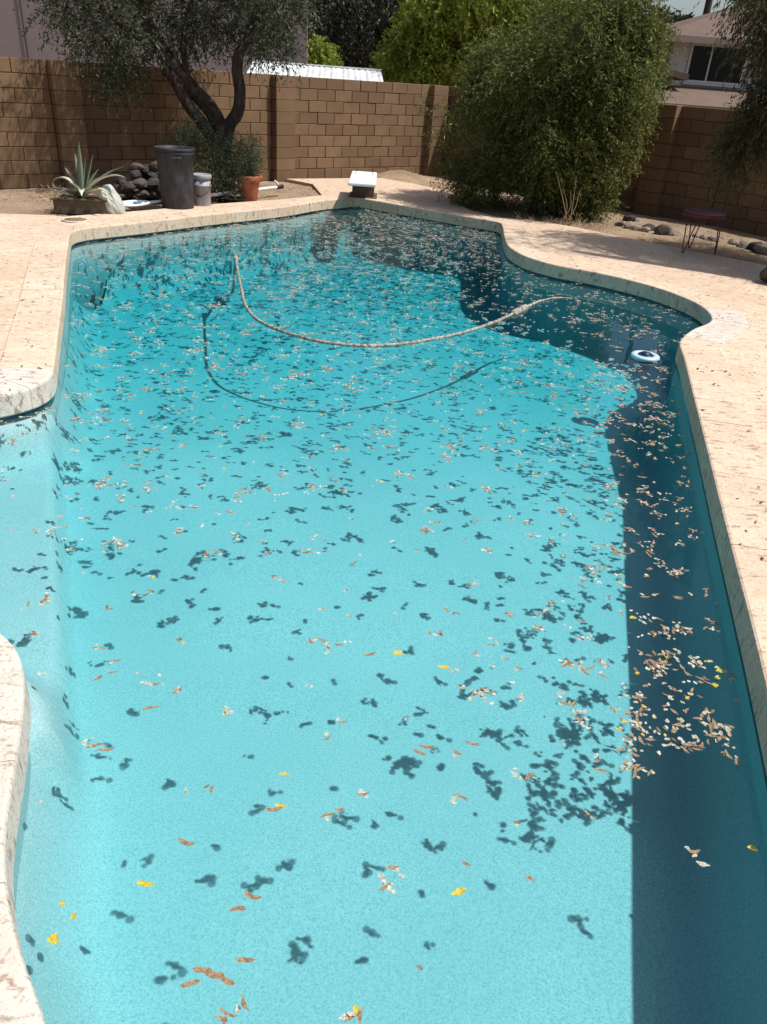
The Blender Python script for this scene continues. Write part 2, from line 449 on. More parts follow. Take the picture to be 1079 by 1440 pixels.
def offset_out(w):
    """outer side of a band of width w, mitred where the band would fold over itself"""
    lo = np.zeros(len(OUT)); hi = np.full(len(OUT), w)
    full = seg_dist(OUT + NRM * w, OUT) >= .97 * w
    for _ in range(14):
        mid = .5 * (lo + hi); ok = seg_dist(OUT + NRM * mid[:, None], OUT) >= .97 * mid
        lo = np.where(ok, mid, lo); hi = np.where(ok, hi, mid)
    t = np.where(full, w, lo)
    return OUT + NRM * t[:, None], t
WATER_Z = -0.15

# ------------------------------------------------------------------ ground sheet and soil
def loop_edges(bm, P, z):
    vs = [bm.verts.new((p[0], p[1], z)) for p in P]
    return [bm.edges.new((vs[i], vs[(i + 1) % len(vs)])) for i in range(len(vs))]
hole = OUT + NRM * .06
bm = bmesh.new()
es = loop_edges(bm, [(-900, -300), (900, -300), (900, 1500), (-900, 1500)], -.13) + loop_edges(bm, hole[::4], -.13)
bmesh.ops.triangle_fill(bm, use_beauty=True, edges=es)
for f in bm.faces:
    if f.normal.z < 0: f.normal_flip()
ground = kind(link('ground', bm_mesh('ground', bm), M['dirt']), 'structure', 'dry bare earth around the yard')

WA = np.array([-6.04, 12.06]); WD = np.array([.7339, .6792]); WN = np.array([.6792, -.7339])   # back wall: start, direction, normal to the yard
K = np.array([.70, 18.30])                                                                    # inside corner of the two walls
RD = np.array([.6792, -.7339]); RN = np.array([-.7339, -.6792])                                # side wall direction, normal to the yard
rs = np.random.RandomState(4)
def vnoise(X, Y, seed, sc):
    r = np.random.RandomState(seed); tab = r.uniform(-1, 1, (64, 64))
    x = X * sc; y = Y * sc; xi = np.floor(x).astype(int); yi = np.floor(y).astype(int); u = x - xi; v = y - yi
    u = u * u * (3 - 2 * u); v = v * v * (3 - 2 * v)
    g = lambda a, b_: tab[a % 64, b_ % 64]
    return (g(xi, yi) * (1 - u) + g(xi + 1, yi) * u) * (1 - v) + (g(xi, yi + 1) * (1 - u) + g(xi + 1, yi + 1) * u) * v
def soil_z(X, Y):
    z = -.055 + .012 * vnoise(X, Y, 1, 1.3) + .010 * vnoise(X, Y, 2, 5) + .005 * vnoise(X, Y, 3, 14)
    z += .17 * np.exp(-(((X + .15) / .55) ** 2 + ((Y - 17.0) / .55) ** 2))
    z += .05 * np.exp(-(((X - 4.6) / .8) ** 2 + ((Y - 12.6) / 1.2) ** 2))
    return z
xs = np.arange(-9, 9.01, .09); ys = np.arange(7.2, 19.0, .09)
X, Y = np.meshgrid(xs, ys); Zs = soil_z(X, Y)
V = np.c_[X.ravel(), Y.ravel(), Zs.ravel()]
nx = len(xs); i, j = np.meshgrid(np.arange(len(ys) - 1), np.arange(nx - 1), indexing='ij')
F = np.stack([i * nx + j, i * nx + j + 1, (i + 1) * nx + j + 1, (i + 1) * nx + j], -1).reshape(-1, 4)
C = V[F].mean(1)[:, :2]
keep = ~(inside(C, OUT) | (seg_dist(C, OUT) < .12))
kind(link('soil_bed', np_mesh('soil', V, F[keep], True), M['dirt']), 'structure', 'raked dry soil along the foot of the block walls')

# ------------------------------------------------------------------ pool basin
xs = np.arange(-3.6, 3.4, .03); ys = np.arange(0, 13.8, .03)
X, Y = np.meshgrid(xs, ys)
zf = np.interp(Y, [0, 2.2, 4.5, 5.8, 7.5, 14], [-.59, -.58, -.61, -.75, -.86, -.88])
# raised entry ledge in the alcove on the near left side, with a rounded riser
e0 = G(78, 575, -.55)[:2]; e1 = G(96, 1085, -.42)[:2]
ed = (e1 - e0) / np.linalg.norm(e1 - e0); en = np.array([-ed[1], ed[0]])
if en[0] > 0: en = -en
dl = (X - e0[0]) * en[0] + (Y - e0[1]) * en[1]
al = (X - e0[0]) * ed[0] + (Y - e0[1]) * ed[1]
led = np.clip((dl + .02) / .04, 0, 1); led = led * led * (3 - 2 * led)
led *= np.clip((np.linalg.norm(e1 - e0) + .05 - al) / .08, 0, 1) * (al > -1.2)
zf = zf + led * .20
pts = np.c_[X.ravel(), Y.ravel()]
sd = seg_dist(pts, OUT).reshape(X.shape)
ins = inside(pts, OUT).reshape(X.shape)
R = .20
cv = np.where(ins, .24 * np.clip(1 - sd / R, 0, 1) ** 2, .24 + 2.4 * sd)
zf = np.minimum(zf + cv, -.19)
V = np.c_[X.ravel(), Y.ravel(), zf.ravel()]
nx = len(xs); i, j = np.meshgrid(np.arange(len(ys) - 1), np.arange(nx - 1), indexing='ij')
F = np.stack([i * nx + j, i * nx + j + 1, (i + 1) * nx + j + 1, (i + 1) * nx + j], -1).reshape(-1, 4)
near_in = (ins | (sd < .12)).ravel()
F = F[near_in[F].all(1)]
basin = kind(empty('pool_basin', (0, 0, 0)), 'structure', 'pale plastered swimming pool basin')
link('floor', np_mesh('floor', V, F, True), M['plaster'], basin)
def strip(name, off, z0, z1, mat, parent):
    P = OUT + NRM * off; n = len(P)
    V = np.r_[np.c_[P, np.full(n, z0)], np.c_[P, np.full(n, z1)]]
    a = np.arange(n); b_ = (a + 1) % n
    return link(name, np_mesh(name, V, np.stack([a, b_, b_ + n, a + n], 1), True), mat, parent)
strip('wall', .022, -.125, -.95, M['plaster'], basin)
strip('tile_band', .018, -.13, -.185, M['tile'], basin)

# water body (closed, so that depth colours it)
bm = bmesh.new()
PW_ = (OUT + NRM * .05)[::2]
f = bm.faces.new([bm.verts.new((p[0], p[1], WATER_Z)) for p in PW_])
r = bmesh.ops.extrude_face_region(bm, geom=[f])
for v in [g for g in r['geom'] if isinstance(g, bmesh.types.BMVert)]: v.co.z = -1.1
bmesh.ops.recalc_face_normals(bm, faces=bm.faces)
me = bpy.data.meshes.new('water'); bm.to_mesh(me); bm.free()
water = kind(link('pool_water', me, M['water']), 'structure', 'clear turquoise pool water')

# ------------------------------------------------------------------ deck: bed, pavers, coping
dk_px = [(745,308),(705,305),(662,295),(634,281),(628,268),(580,257),(535,249.5),(402,250.5),(440,258),(453,273.5),(400,279),(300,286),(200,295),(88,303.5),(75,301.5),(0,299)]
DK = [(-6.2, -1.6), (5.6, -1.6), (5.9, 4), (5.95, 7.0)] + [tuple(G(*p)[:2]) for p in [(1150, 388), (1079, 372), (960, 349), (900, 337), (860, 329), (810, 318.5)] + dk_px] + [(-5.4, 9.7), (-6.2, 9.4)]
DK = np.array(DK)
deck = kind(empty('pool_deck', (0, 0, 0)), 'structure', 'sunlit travertine paved deck round the pool')
def ring_mesh(inner, zt):
    bm = bmesh.new()
    es = loop_edges(bm, DK, zt) + loop_edges(bm, inner, zt)
    bmesh.ops.triangle_fill(bm, use_beauty=True, edges=es)
    for f in bm.faces:
        if f.normal.z < 0: f.normal_flip()
    return bm
inner_bed = (OUT + NRM * .026)[::2]
bm = ring_mesh(inner_bed, -.010)
top_edges = [e for e in bm.edges if e.is_boundary]
r = bmesh.ops.extrude_edge_only(bm, edges=top_edges)
for v in [g for g in r['geom'] if isinstance(g, bmesh.types.BMVert)]: v.co.z = -.115
link('bed', bm_mesh('bed', bm), M['bed'], deck)

inner_pv, _t = offset_out(.13)
keepi = seg_dist(inner_pv, OUT) > .12
inner_pv = inner_pv[keepi][::2]
bm = ring_mesh(inner_pv, 0.0)
def bisect(bm, faces, p, n):
    geom = list(faces) + list({e for f in faces for e in f.edges}) + list({v for f in faces for v in f.verts})
    return bmesh.ops.bisect_plane(bm, geom=geom, plane_co=(p[0], p[1], 0), plane_no=(n[0], n[1], 0), dist=1e-5)
def cut_region(bm, sel, a, org, row_h, col_w):
    """cut the faces picked by sel(centre) into a running bond turned by a"""
    u = np.array([math.cos(a), math.sin(a)]); v = np.array([-u[1], u[0]])
    fs = [f for f in bm.faces if sel(f.calc_center_median())]
    vals = [(np.array(w.co[:2]) - org) @ v for f in fs for w in f.verts]
    for k in range(math.floor(min(vals) / row_h), math.ceil(max(vals) / row_h) + 1):
        fs = [f for f in bm.faces if sel(f.calc_center_median())]
        bisect(bm, fs, org + v * k * row_h, v)
    rows = {}
    for f in bm.faces:
        c = f.calc_center_median()
        if sel(c): rows.setdefault(math.floor((np.array(c[:2]) - org) @ v / row_h), []).append(f)
    cells = {}
    for k, fl in rows.items():
        vals = [(np.array(w.co[:2]) - org) @ u for f in fl for w in f.verts]
        sh = (k % 2) * col_w * .5 + ((k * 37) % 7 - 3) * .03
        inrow = lambda c: math.floor((np.array(c[:2]) - org) @ v / row_h) == k
        cur = fl
        for q in range(math.floor((min(vals) - sh) / col_w), math.ceil((max(vals) - sh) / col_w) + 1):
            res = bisect(bm, cur, org + u * (q * col_w + sh), u)
            cur = list({f for f in cur if f.is_valid} | {g for g in res['geom'] if isinstance(g, bmesh.types.BMFace)})
        for f in cur:
            c = np.array(f.calc_center_median()[:2])
            cells.setdefault((k, math.floor(((c - org) @ u - sh) / col_w)), []).append(f)
    return cells
SPL = lambda c: c.x < -1.05 and c.y < 12.2
PAD = lambda c: c.y >= 12.2 and c.x < .75
bmesh.ops.bisect_plane(bm, geom=bm.faces[:] + bm.edges[:] + bm.verts[:], plane_co=(-1.05, 0, 0), plane_no=(1, 0, 0))
bmesh.ops.bisect_plane(bm, geom=bm.faces[:] + bm.edges[:] + bm.verts[:], plane_co=(.75, 0, 0), plane_no=(1, 0, 0))
bmesh.ops.bisect_plane(bm, geom=bm.faces[:] + bm.edges[:] + bm.verts[:], plane_co=(0, 12.2, 0), plane_no=(0, 1, 0))
def emit_pavers(cells, name):
    for key, fl in sorted(cells.items()):
        if sum(f.calc_area() for f in fl) < .006: continue
        b2 = bmesh.new(); vm = {}
        for f in fl:
            vs = []
            for v in f.verts:
                if v not in vm: vm[v] = b2.verts.new(v.co)
                vs.append(vm[v])
            try: b2.faces.new(vs)
            except ValueError: pass
        bmesh.ops.dissolve_limit(b2, angle_limit=.01, verts=b2.verts, edges=b2.edges)
        bmesh.ops.recalc_face_normals(b2, faces=b2.faces)
        for f in b2.faces:
            if f.normal.z < 0: f.normal_flip()
        dz = random.uniform(-.0012, .0012)
        try:
            bmesh.ops.inset_region(b2, faces=b2.faces[:], thickness=.0022, depth=0)
            bd = {v for e in b2.edges if e.is_boundary for v in e.verts}
            bmesh.ops.inset_region(b2, faces=[f for f in b2.faces if not any(v in bd for v in f.verts)], thickness=.0035, depth=0)
            for v in b2.verts: v.co.z = -.0095 if v in bd else dz
        except Exception: pass
        me = bpy.data.meshes.new(name); b2.to_mesh(me); b2.free()
        if len(me.polygons): link(name, me, M['paver'], deck)
        else: bpy.data.meshes.remove(me)
random.seed(3)
cl = cut_region(bm, SPL, math.radians(20), np.array([-2.9, 6.6]), .40, .62)
emit_pavers(cl, 'paver')
cr = cut_region(bm, lambda c: not SPL(c) and not PAD(c), math.radians(-13), np.array([2.4, 6.0]), .46, .70)
emit_pavers(cr, 'paver')
emit_pavers({(0, 0): [f for f in bm.faces if PAD(f.calc_center_median())]}, 'slab')
bm.free()

cop = kind(empty('pool_coping', (0, 0, 0)), 'structure', 'stone coping along the pool edge')
outer, tw = offset_out(.33)
stp = OUTLEN / len(OUT); per = 8
nst = len(OUT) // per
tips = [np.array(G(40, 540)[:2]), np.array(G(975, 458)[:2]), np.array(G(18, 960)[:2]), np.array(G(8, 1180)[:2]), np.array(G(20, 1320)[:2])]
tiprad = [.42, .62, .6, .5, .6]
for s in range(nst):
    i0 = s * per; i1 = (s + 1) * per if s < nst - 1 else len(OUT)
    idx = [k % len(OUT) for k in range(i0, i1 + 1)]
    I = OUT[idx].copy(); O = outer[idx].copy(); N_ = NRM[idx]
    m_ = len(idx)
    # a thin joint at both ends
    for A in (I, O):
        d0 = A[1] - A[0]; l0 = np.linalg.norm(d0)
        if l0 > .02: A[0] = A[0] + d0 / l0 * .0014
        d1 = A[-2] - A[-1]; l1 = np.linalg.norm(d1)
        if l1 > .02: A[-1] = A[-1] + d1 / l1 * .0014
    zt = .010 + random.uniform(-.0015, .0015)
    prof = [('i', .030, -.138), ('i', .004, -.134), ('i', 0.0, -.126), ('i', 0.0, zt - .016), ('i', .004, zt - .005), ('i', .014, zt), ('o', -.004, zt), ('o', 0.0, zt - .006), ('o', 0.0, -.02)]
    V = []
    for k in range(m_):
        w = max(np.linalg.norm(O[k] - I[k]), .02); dirn = (O[k] - I[k]) / w
        for a, o_, z in prof:
            p = I[k] + dirn * min(o_, w) if a == 'i' else O[k] + dirn * o_
            V.append((p[0], p[1], z))
    q = len(prof); F = []
    for k in range(m_ - 1):
        for a in range(q - 1): F.append((k * q + a, k * q + a + 1, (k + 1) * q + a + 1, (k + 1) * q + a))
    F.append(tuple(range(q))); F.append(tuple((m_ - 1) * q + a for a in range(q - 1, -1, -1)))
    cen = I[m_ // 2]
    wht = any(np.linalg.norm(cen - t) < r_ for t, r_ in zip(tips, tiprad))
    me = py_mesh('coping_stone', V, F)
    bmx = bmesh.new(); bmx.from_mesh(me); bmesh.ops.recalc_face_normals(bmx, faces=bmx.faces); bmx.to_mesh(me); bmx.free()
    link('coping_stone', me, M['coping_white'] if wht else M['coping'], cop)

# skimmer lid let into the deck
p = G(106, 309.5)
ld = tag(empty('skimmer_lid', (p[0], p[1], .002)), 'round tan skimmer lid set in the deck beside the agave', 'lid')
link('rim', lathe('rim', [(.155, -.004), (.155, .007), (.138, .008), (.134, .002)], 36), M['coping_white'], ld)
link('cover', lathe('cover', [(.132, -.002), (.130, .005), (.03, .006), (.0005, .006)], 36), mat_new('skimmer tan', (.24, .15, .07), .6, .3), ld)

# ------------------------------------------------------------------ block walls
BL, BH, BT = .402, .191, .15
def block_proto(w, seed):
    r = random.Random(seed)
    bm = box_bm(w - .009, BT, BH - .009, (0, 0, 0))
    fr = [e for e in bm.edges if all(v.co.y < 0 for v in e.verts)]
    bmesh.ops.bevel(bm, geom=fr, offset=.006, segments=1, affect='EDGES')
    for v in bm.verts:
        v.co.x += r.uniform(-.002, .002); v.co.z += r.uniform(-.002, .002); v.co.y += r.uniform(-.0015, .0015)
    me = bm_mesh('block', bm); me.materials.append(M['block']); return me
PROTO = {}
def proto(w, k):
    key = (round(w, 3), k)
    if key not in PROTO: PROTO[key] = block_proto(w, hash(key) & 255)
    return PROTO[key]
def block_wall(label, P, D, length, courses, base_z, bond=0, rng=None, cap_down=0, group=None):
    """blocks face local -Y; local X runs along the wall"""
    rng = rng or random.Random(1)
    a = math.atan2(D[1], D[0])
    w = tag(empty('block_wall', (P[0], P[1], base_z), a), label, 'wall', group)
    link('mortar_core', box('mortar_core', length - .006, BT - .03, courses * BH - .012, (length / 2, BT / 2, courses * BH / 2 - .004)), M['mortar'], w)
    for c in range(courses):
        x = -((c + bond) % 2) * BL / 2
        while x < length - .02:
            x0, x1 = max(x, 0), min(x + BL, length)
            if x1 - x0 > .05:
                o = link('block', proto(x1 - x0, rng.randint(0, 2)), None, w, ((x0 + x1) / 2, BT / 2 + rng.uniform(-.0085, .0015), (c + .5) * BH))
                o.rotation_euler = (rng.uniform(-.006, .006), rng.uniform(-.004, .004), rng.uniform(-.007, .007))
            x += BL
    return w
def pilaster(w, x, courses, width=.41, proud=.15):
    b = empty('pilaster', (x, 0, 0)); b.parent = w
    for c in range(courses):
        me = box('pilaster_block', width - .004, BT + proud + .03, BH - .006, (0, (BT - proud + .03) / 2, (c + .5) * BH), .005)
        link('pilaster_block', me, M['block'], b)
BZ = -.06
rng = random.Random(8)
def walk(px, py):                       # distance along the back wall of a pixel at its foot
    g = G(px, py)[:2]; return float((g - WA) @ WD)
u1, u2, u3 = walk(104, 256), walk(397, 249), float((K - WA) @ WD)
wl = block_wall('brown block wall behind the agave, dappled by tree shade at one end', WA - WD * 3.2, WD, u1 + 3.2 - .21, 9, BZ, 0, rng)
wm = block_wall('brown block wall behind the leaning olive tree, mostly in its shade', WA + WD * (u1 - .2), WD, u2 - u1 - .01, 9, BZ, 1, rng)
pilaster(wm, .2, 9); 
wc = block_wall('sunlit brown block wall behind the diving board', WA + WD * (u2 - .2), WD, u3 - u2 + .2 - .015, 9, BZ, 0, rng)
pilaster(wc, .2, 9)
pilaster(wc, u3 - u2 - .14, 9)
wr = block_wall('shaded brown block wall running behind the big willowy bush', K + RD * .012, RD, 6.35, 9, BZ, 1, rng)
pilaster(wr, 5.2, 9)
wr2 = block_wall('shaded brown block wall behind the red stool', K + RD * 6.37, RD, 6.0, 9, BZ, 0, rng)

# ------------------------------------------------------------------ neighbouring buildings
hb = AY(433, 60, 21.5)
hs = tag(empty('neighbour_house', (hb[0], 21.5, 0), math.radians(8.0)), 'tall mauve stucco house wall rising behind the olive tree', 'house')
link('wall', box('wall', 13, 9, 6.4, (-6.5, 4.5, 3.1), .02), M['stucco_mauve'], hs)
bm = bmesh.new()
vs = [bm.verts.new(v) for v in [(-13.5, -.5, 6.3), (.5, -.5, 6.3), (.5, 9.5, 6.3), (-13.5, 9.5, 6.3), (-9, 4.5, 8.6), (-4, 4.5, 8.6)]]
for q in [(0, 1, 5, 4), (2, 3, 4, 5), (1, 2, 5), (3, 0, 4), (3, 2, 1, 0)]: bm.faces.new([vs[k] for k in q])
link('roof', bm_mesh('roof', bm), M['roof_brown'], hs)
q0 = AY(57, 74, 21.45) - np.array([hb[0], 21.5, 0]); q1 = AY(46, 2, 21.45) - np.array([hb[0], 21.5, 0])
link('conduit', tube('conduit', [(q0[0], -.035, q0[2] - 1.5), (q0[0], -.035, q0[2]), (q0[0], -.035, q0[2] + 4.5)], .013, 8), M['black_plastic'], hs)

# garden shed with a corrugated roof
sa = AY(362, 93, 19.3); sb = AY(520, 105, 19.3)
sh = tag(empty('garden_shed', (sa[0] - .1, 18.0, -.07)), 'low shed with white corrugated metal roof behind the block wall', 'shed')
SW = sb[0] - sa[0] + .35
link('wall', box('wall', SW - .3, 1.1, 1.45, (SW / 2, .75, .66), .01), M['stucco_grey'], sh)
nw = int(SW / .05); V = []; F = []
for k in range(nw + 1):
    x = SW * k / nw; dz = .012 * math.cos(k * math.pi * .8)
    V += [(x + .18 * (k / nw), .0, 1.50 + dz), (x, 1.32, 1.905 + dz), (x + .18 * (k / nw), 0, 1.49 + dz), (x, 1.32, 1.895 + dz)]
for k in range(nw):
    a = k * 4; F += [(a, a + 4, a + 5, a + 1), (a + 2, a + 3, a + 7, a + 6), (a, a + 2, a + 6, a + 4), (a + 1, a + 5, a + 7, a + 3)]
link('roof', py_mesh('roof', V, F), M['sheet'], sh)
link('ridge_trim', box('ridge_trim', SW, .05, .03, (SW / 2, 1.33, 1.925), .004), M['sheet'], sh)

# pale house with hip roof beyond the side wall
HY = 24.0
c_l = AY(938, 100, HY); eave = AY(940, 50, HY)[2]
hr = tag(empty('stucco_house', (c_l[0], HY, 0)), 'pale stucco house with brown hip roof and dark sliding window', 'house')
link('wall', box('wall', 9, 7, eave + .1, (4.5, 3.5, (eave - .1) / 2), .02), M['stucco_grey'], hr)
ov = .55; bm = bmesh.new()
vs = [bm.verts.new(v) for v in [(-ov, -ov, eave), (9 + ov, -ov, eave), (9 + ov, 7 + ov, eave), (-ov, 7 + ov, eave), (3.5, 3.5, eave + 1.35), (5.5, 3.5, eave + 1.35)]]
for q in [(0, 1, 5, 4), (2, 3, 4, 5), (1, 2, 5), (3, 0, 4), (3, 2, 1, 0)]: bm.faces.new([vs[k] for k in q])
rf = link('roof', bm_mesh('roof', bm), M['roof_brown'], hr)
link('fascia', box('fascia', 9 + 2 * ov + .04, .05, .16, (4.5, -ov - .02, eave - .07), .004), M['fascia'], rf)
link('fascia', box('fascia', .05, 7 + 2 * ov, .16, (-ov - .02, 3.5, eave - .07), .004), M['fascia'], rf)
w0 = AY(977, 63, HY); w1 = AY(1033, 118, HY)
wx0, wx1 = w0[0] - c_l[0] - .02, w1[0] - c_l[0] + .10; wz1, wz0 = w0[2] - .02, w1[2] + .02
win = link('window', box('window', wx1 - wx0 + .12, .05, wz1 - wz0 + .12, ((wx0 + wx1) / 2, -.02, (wz0 + wz1) / 2), .004), M['frame_white'], hr)
mx_ = wx0 + (wx1 - wx0) * .36
for a, b_ in ((wx0, mx_ - .025), (mx_ + .025, wx1)):
    link('pane', box('pane', b_ - a, .02, wz1 - wz0, ((a + b_) / 2, -.045, (wz0 + wz1) / 2)), M['glass'], win)
link('sill', box('sill', wx1 - wx0 + .2, .10, .05, ((wx0 + wx1) / 2, -.05, wz0 - .09), .005), M['frame_white'], hr)
# lower lean-to roofs of that house
l0 = AY(930, 138, 21.5)
bm = bmesh.new()
vs = [bm.verts.new(v) for v in [(-1.0, -3.2, 1.62), (9.2, -3.2, 1.62), (9.2, -.03, 2.02), (-1.0, -.03, 2.02)]]
ff = bm.faces.new(vs); r = bmesh.ops.extrude_face_region(bm, geom=[ff])
for v in [g for g in r['geom'] if isinstance(g, bmesh.types.BMVert)]: v.co.z -= .1
link('porch_roof', bm_mesh('porch_roof', bm), M['roof_brown'], hr)
for px_ in (.6, 4.5, 8.6): link('porch_post', box('porch_post', .12, .12, 1.6, (px_, -3.0, .8), .005), M['fascia'], hr)
bm = bmesh.new()
vs = [bm.verts.new(v) for v in [(-1.6, -1.2, 2.55), (.25, -1.2, 2.28), (.25, 1.5, 2.28), (-1.6, 1.5, 2.75)]]
ff = bm.faces.new(vs); r = bmesh.ops.extrude_face_region(bm, geom=[ff])
for v in [g for g in r['geom'] if isinstance(g, bmesh.types.BMVert)]: v.co.z -= .14
link('side_roof', bm_mesh('side_roof', bm), M['roof_brown'], hr)
pp = AY(991, 30, 42)
tag(link('utility_pole', tube('utility_pole', [(0, 0, -.1), (0, 0, 5), (0, 0, 11)], [.17, .155, .12], 10), M['bark_dark'], None, (pp[0], 42, 0)), 'dark utility pole standing beyond the pale stucco house', 'pole')

# ------------------------------------------------------------------ foliage
def leaf_cloud(P, D, L, W, rs, droop=0.0):
    """one folded diamond per leaf; P base points, D unit directions"""
    n = len(P)
    D = D + np.array([0, 0, -droop]); D /= np.linalg.norm(D, axis=1)[:, None]
    R_ = rs.normal(size=(n, 3)); S = np.cross(D, R_); S /= np.linalg.norm(S, axis=1)[:, None] + 1e-9
    Nn = np.cross(S, D)
    l = (L * rs.uniform(.6, 1.25, n))[:, None]; w = (W * rs.uniform(.7, 1.25, n))[:, None]
    mid = P + D * l * .45 - Nn * l * .05
    V = np.stack([P, mid + S * w * .5, P + D * l - Nn * l * .10, mid - S * w * .5], 1).reshape(-1, 3)
    F = np.arange(4 * n).reshape(n, 4)
    return V, F
def sprigs(A, dirs, n_leaf, length, L, W, rs, droop=.3, spread=.9, sag=.6):
    """leafy twigs starting at A heading along dirs and sagging; returns leaf mesh arrays"""
    m = len(A)
    t = (np.arange(n_leaf) + .5) / n_leaf
    ln = length * rs.uniform(.6, 1.3, m)
    P = A[:, None, :] + dirs[:, None, :] * (t[None, :, None] * ln[:, None, None])
    P[:, :, 2] -= sag * (t ** 2)[None, :] * ln[:, None]
    P = P + rs.normal(size=P.shape) * .012
    Dd = dirs[:, None, :] + rs.normal(size=P.shape) * spread
    Dd[:, :, 2] -= sag * t[None, :]
    Dd /= np.linalg.norm(Dd, axis=2)[:, :, None]
    return leaf_cloud(P.reshape(-1, 3), Dd.reshape(-1, 3), L, W, rs, droop)
def blobs(clumps, per, rs):
    """anchor points inside soft ellipsoids: clumps rows = x y z rx ry rz weight"""
    A, O = [], []
    for c in clumps:
        k = max(3, int(per * c[6]))
        d = rs.normal(size=(k, 3)); d /= np.linalg.norm(d, axis=1)[:, None]
        r = rs.uniform(.25, 1.0, k) ** .6
        A.append(np.array(c[:3]) + d * r[:, None] * np.array(c[3:6])); O.append(d)
    return np.vstack(A), np.vstack(O)
def foliage(name, parent, clumps, per, n_leaf, length, L, W, mat, seed, droop=.3, spread=.9, sag=.6, outw=.7):
    rs = np.random.RandomState(seed)
    A, O = blobs(clumps, per, rs)
    d = O * outw + rs.normal(size=O.shape) * .55; d /= np.linalg.norm(d, axis=1)[:, None]
    V, F = sprigs(A, d, n_leaf, length, L, W, rs, droop, spread, sag)
    return link(name, np_mesh(name, V, F), mat, parent)
def local(o, p): return np.array(p) - np.array(o.location)

# leaning olive tree by the back wall
ob = G(322, 266); OY = 13.0
ob = np.array([AY(318, 262, OY)[0], OY, -.06])
olive = tag(empty('olive_tree', tuple(ob)), 'leaning olive tree with dark forked trunk behind the grey bucket', 'tree')
def limb(parent, name, pxs, r0, r1, mat, n=16, seed=0, rough=.12, Y0=OY, dY=0.0):
    P = [AY(x, y, Y0 + dY * k / max(1, len(pxs) - 1)) - np.array(parent.location) for k, (x, y) in enumerate(pxs)]
    S = spline(P, n); return link(name, tube(name, S, list(np.linspace(r0, r1, n)), 10, rough, seed), mat, parent)
limb(olive, 'trunk', [(320, 268), (318, 230), (314, 195), (300, 160), (272, 128), (248, 98), (226, 70), (212, 45), (203, 10), (196, -40)], .135, .08, M['bark_dark'], 26, 1, .13)
limb(olive, 'limb', [(310, 215), (290, 180), (266, 150), (250, 120), (236, 100)], .10, .075, M['bark_dark'], 14, 2, .13, OY - .12)
limb(olive, 'limb', [(318, 205), (322, 178), (334, 158), (337, 130), (333, 100), (336, 75), (348, 55), (354, 25), (366, -20), (372, -60)], .105, .05, M['bark_dark'], 24, 3, .12, OY, -.3)
limb(olive, 'limb', [(264, 118), (261, 90), (257, 62), (262, 30), (275, -10)], .055, .03, M['bark_dark'], 12, 4, .1, OY)
limb(olive, 'limb', [(222, 62), (190, 48), (165, 30), (140, 10)], .07, .025, M['bark_dark'], 12, 5, .1, OY, -.4)
limb(olive, 'limb', [(350, 40), (375, 20), (395, 0), (410, -25)], .05, .02, M['bark_dark'], 12, 6, .1, OY - .2)
cl = []
rs = np.random.RandomState(21)
spots = [(150, 70, .55, .8), (165, 95, .35, .7), (130, 25, .6, 1), (190, 30, .6, 1.2), (100, 5, .5, .7), (235, 25, .6, 1.2), (280, 20, .5, 1.1), (250, 60, .35, .5), (300, 48, .4, .6), (320, 20, .5, 1),
         (345, 30, .45, .9), (375, 55, .35, .7), (390, 25, .45, 1), (400, 5, .45, 1), (370, -10, .6, 1.2), (300, -40, .9, 2), (220, -50, 1.0, 2.2), (140, -50, .9, 1.8), (90, -30, .6, 1), (390, -60, .8, 1.6),
         (255, -110, 1.1, 2.0), (340, -110, 1.0, 1.8), (170, -110, 1.0, 1.6), (180, 70, .4, .6), (145, 45, .45, .9), (215, 80, .25, .2), (172, 112, .22, .35), (160, 120, .15, .15), (75, 20, .3, .3), (95, 35, .2, .2), (388, 72, .22, .35)]
for (x, y, r_, w) in spots:
    p = local(olive, AY(x, y, OY + (rs.uniform(.15, .7) if 190 < x < 370 and y > 5 else rs.uniform(-.6, .5)))); cl.append((*p, r_ * .78, r_ * 1.1, r_ * .62, w))
for (dx, dy, z, r_, w) in [(-.6, .5, 3.9, .8, 1.3), (.2, .7, 4.2, .8, 1.3), (-1.3, .3, 3.6, .7, 1.1), (.8, .5, 4.0, .7, 1.0), (-.9, 1.0, 4.4, .8, 1.0), (.1, 0, 4.6, .8, 1.0), (-1.8, .2, 3.3, .6, .9), (-.2, .9, 3.4, .6, .8)]:
    cl.append((dx, dy, z, r_, r_, r_ * .7, w))
foliage('crown', olive, cl, 110, 13, .34, .066, .021, M['olive_leaf'], 31, .15, .8, .5)

# shrub growing round the olive trunk
sp_ = G(306, 276)
shr = tag(empty('rosemary_shrub', (sp_[0], 12.5, -.06)), 'dark fine-leaved shrub at the foot of the olive trunk', 'shrub')
cl = [(*local(shr, AY(x, y, 12.5 + d)), r_, r_, r_ * 1.0, w) for x, y, r_, w, d in [(290, 225, .28, 1, 0), (265, 205, .24, .8, .1), (315, 215, .24, .8, .1), (335, 235, .26, 1, 0), (300, 250, .28, 1, -.1), (280, 190, .18, .5, 0), (350, 215, .16, .5, 0), (318, 262, .25, .9, -.1), (250, 220, .18, .5, .1)]]
foliage('leaves', shr, cl, 260, 12, .22, .040, .011, M['herb_leaf'], 41, -.1, .7, -.1)
for k in range(7):
    link('stem', tube('stem', [(random.uniform(-.1, .1), random.uniform(-.1, .1), 0), (random.uniform(-.2, .2), 0, .4), (random.uniform(-.45, .45), random.uniform(-.1, .1), .75)], [.012, .009, .004], 6), M['bark_dark'], shr)

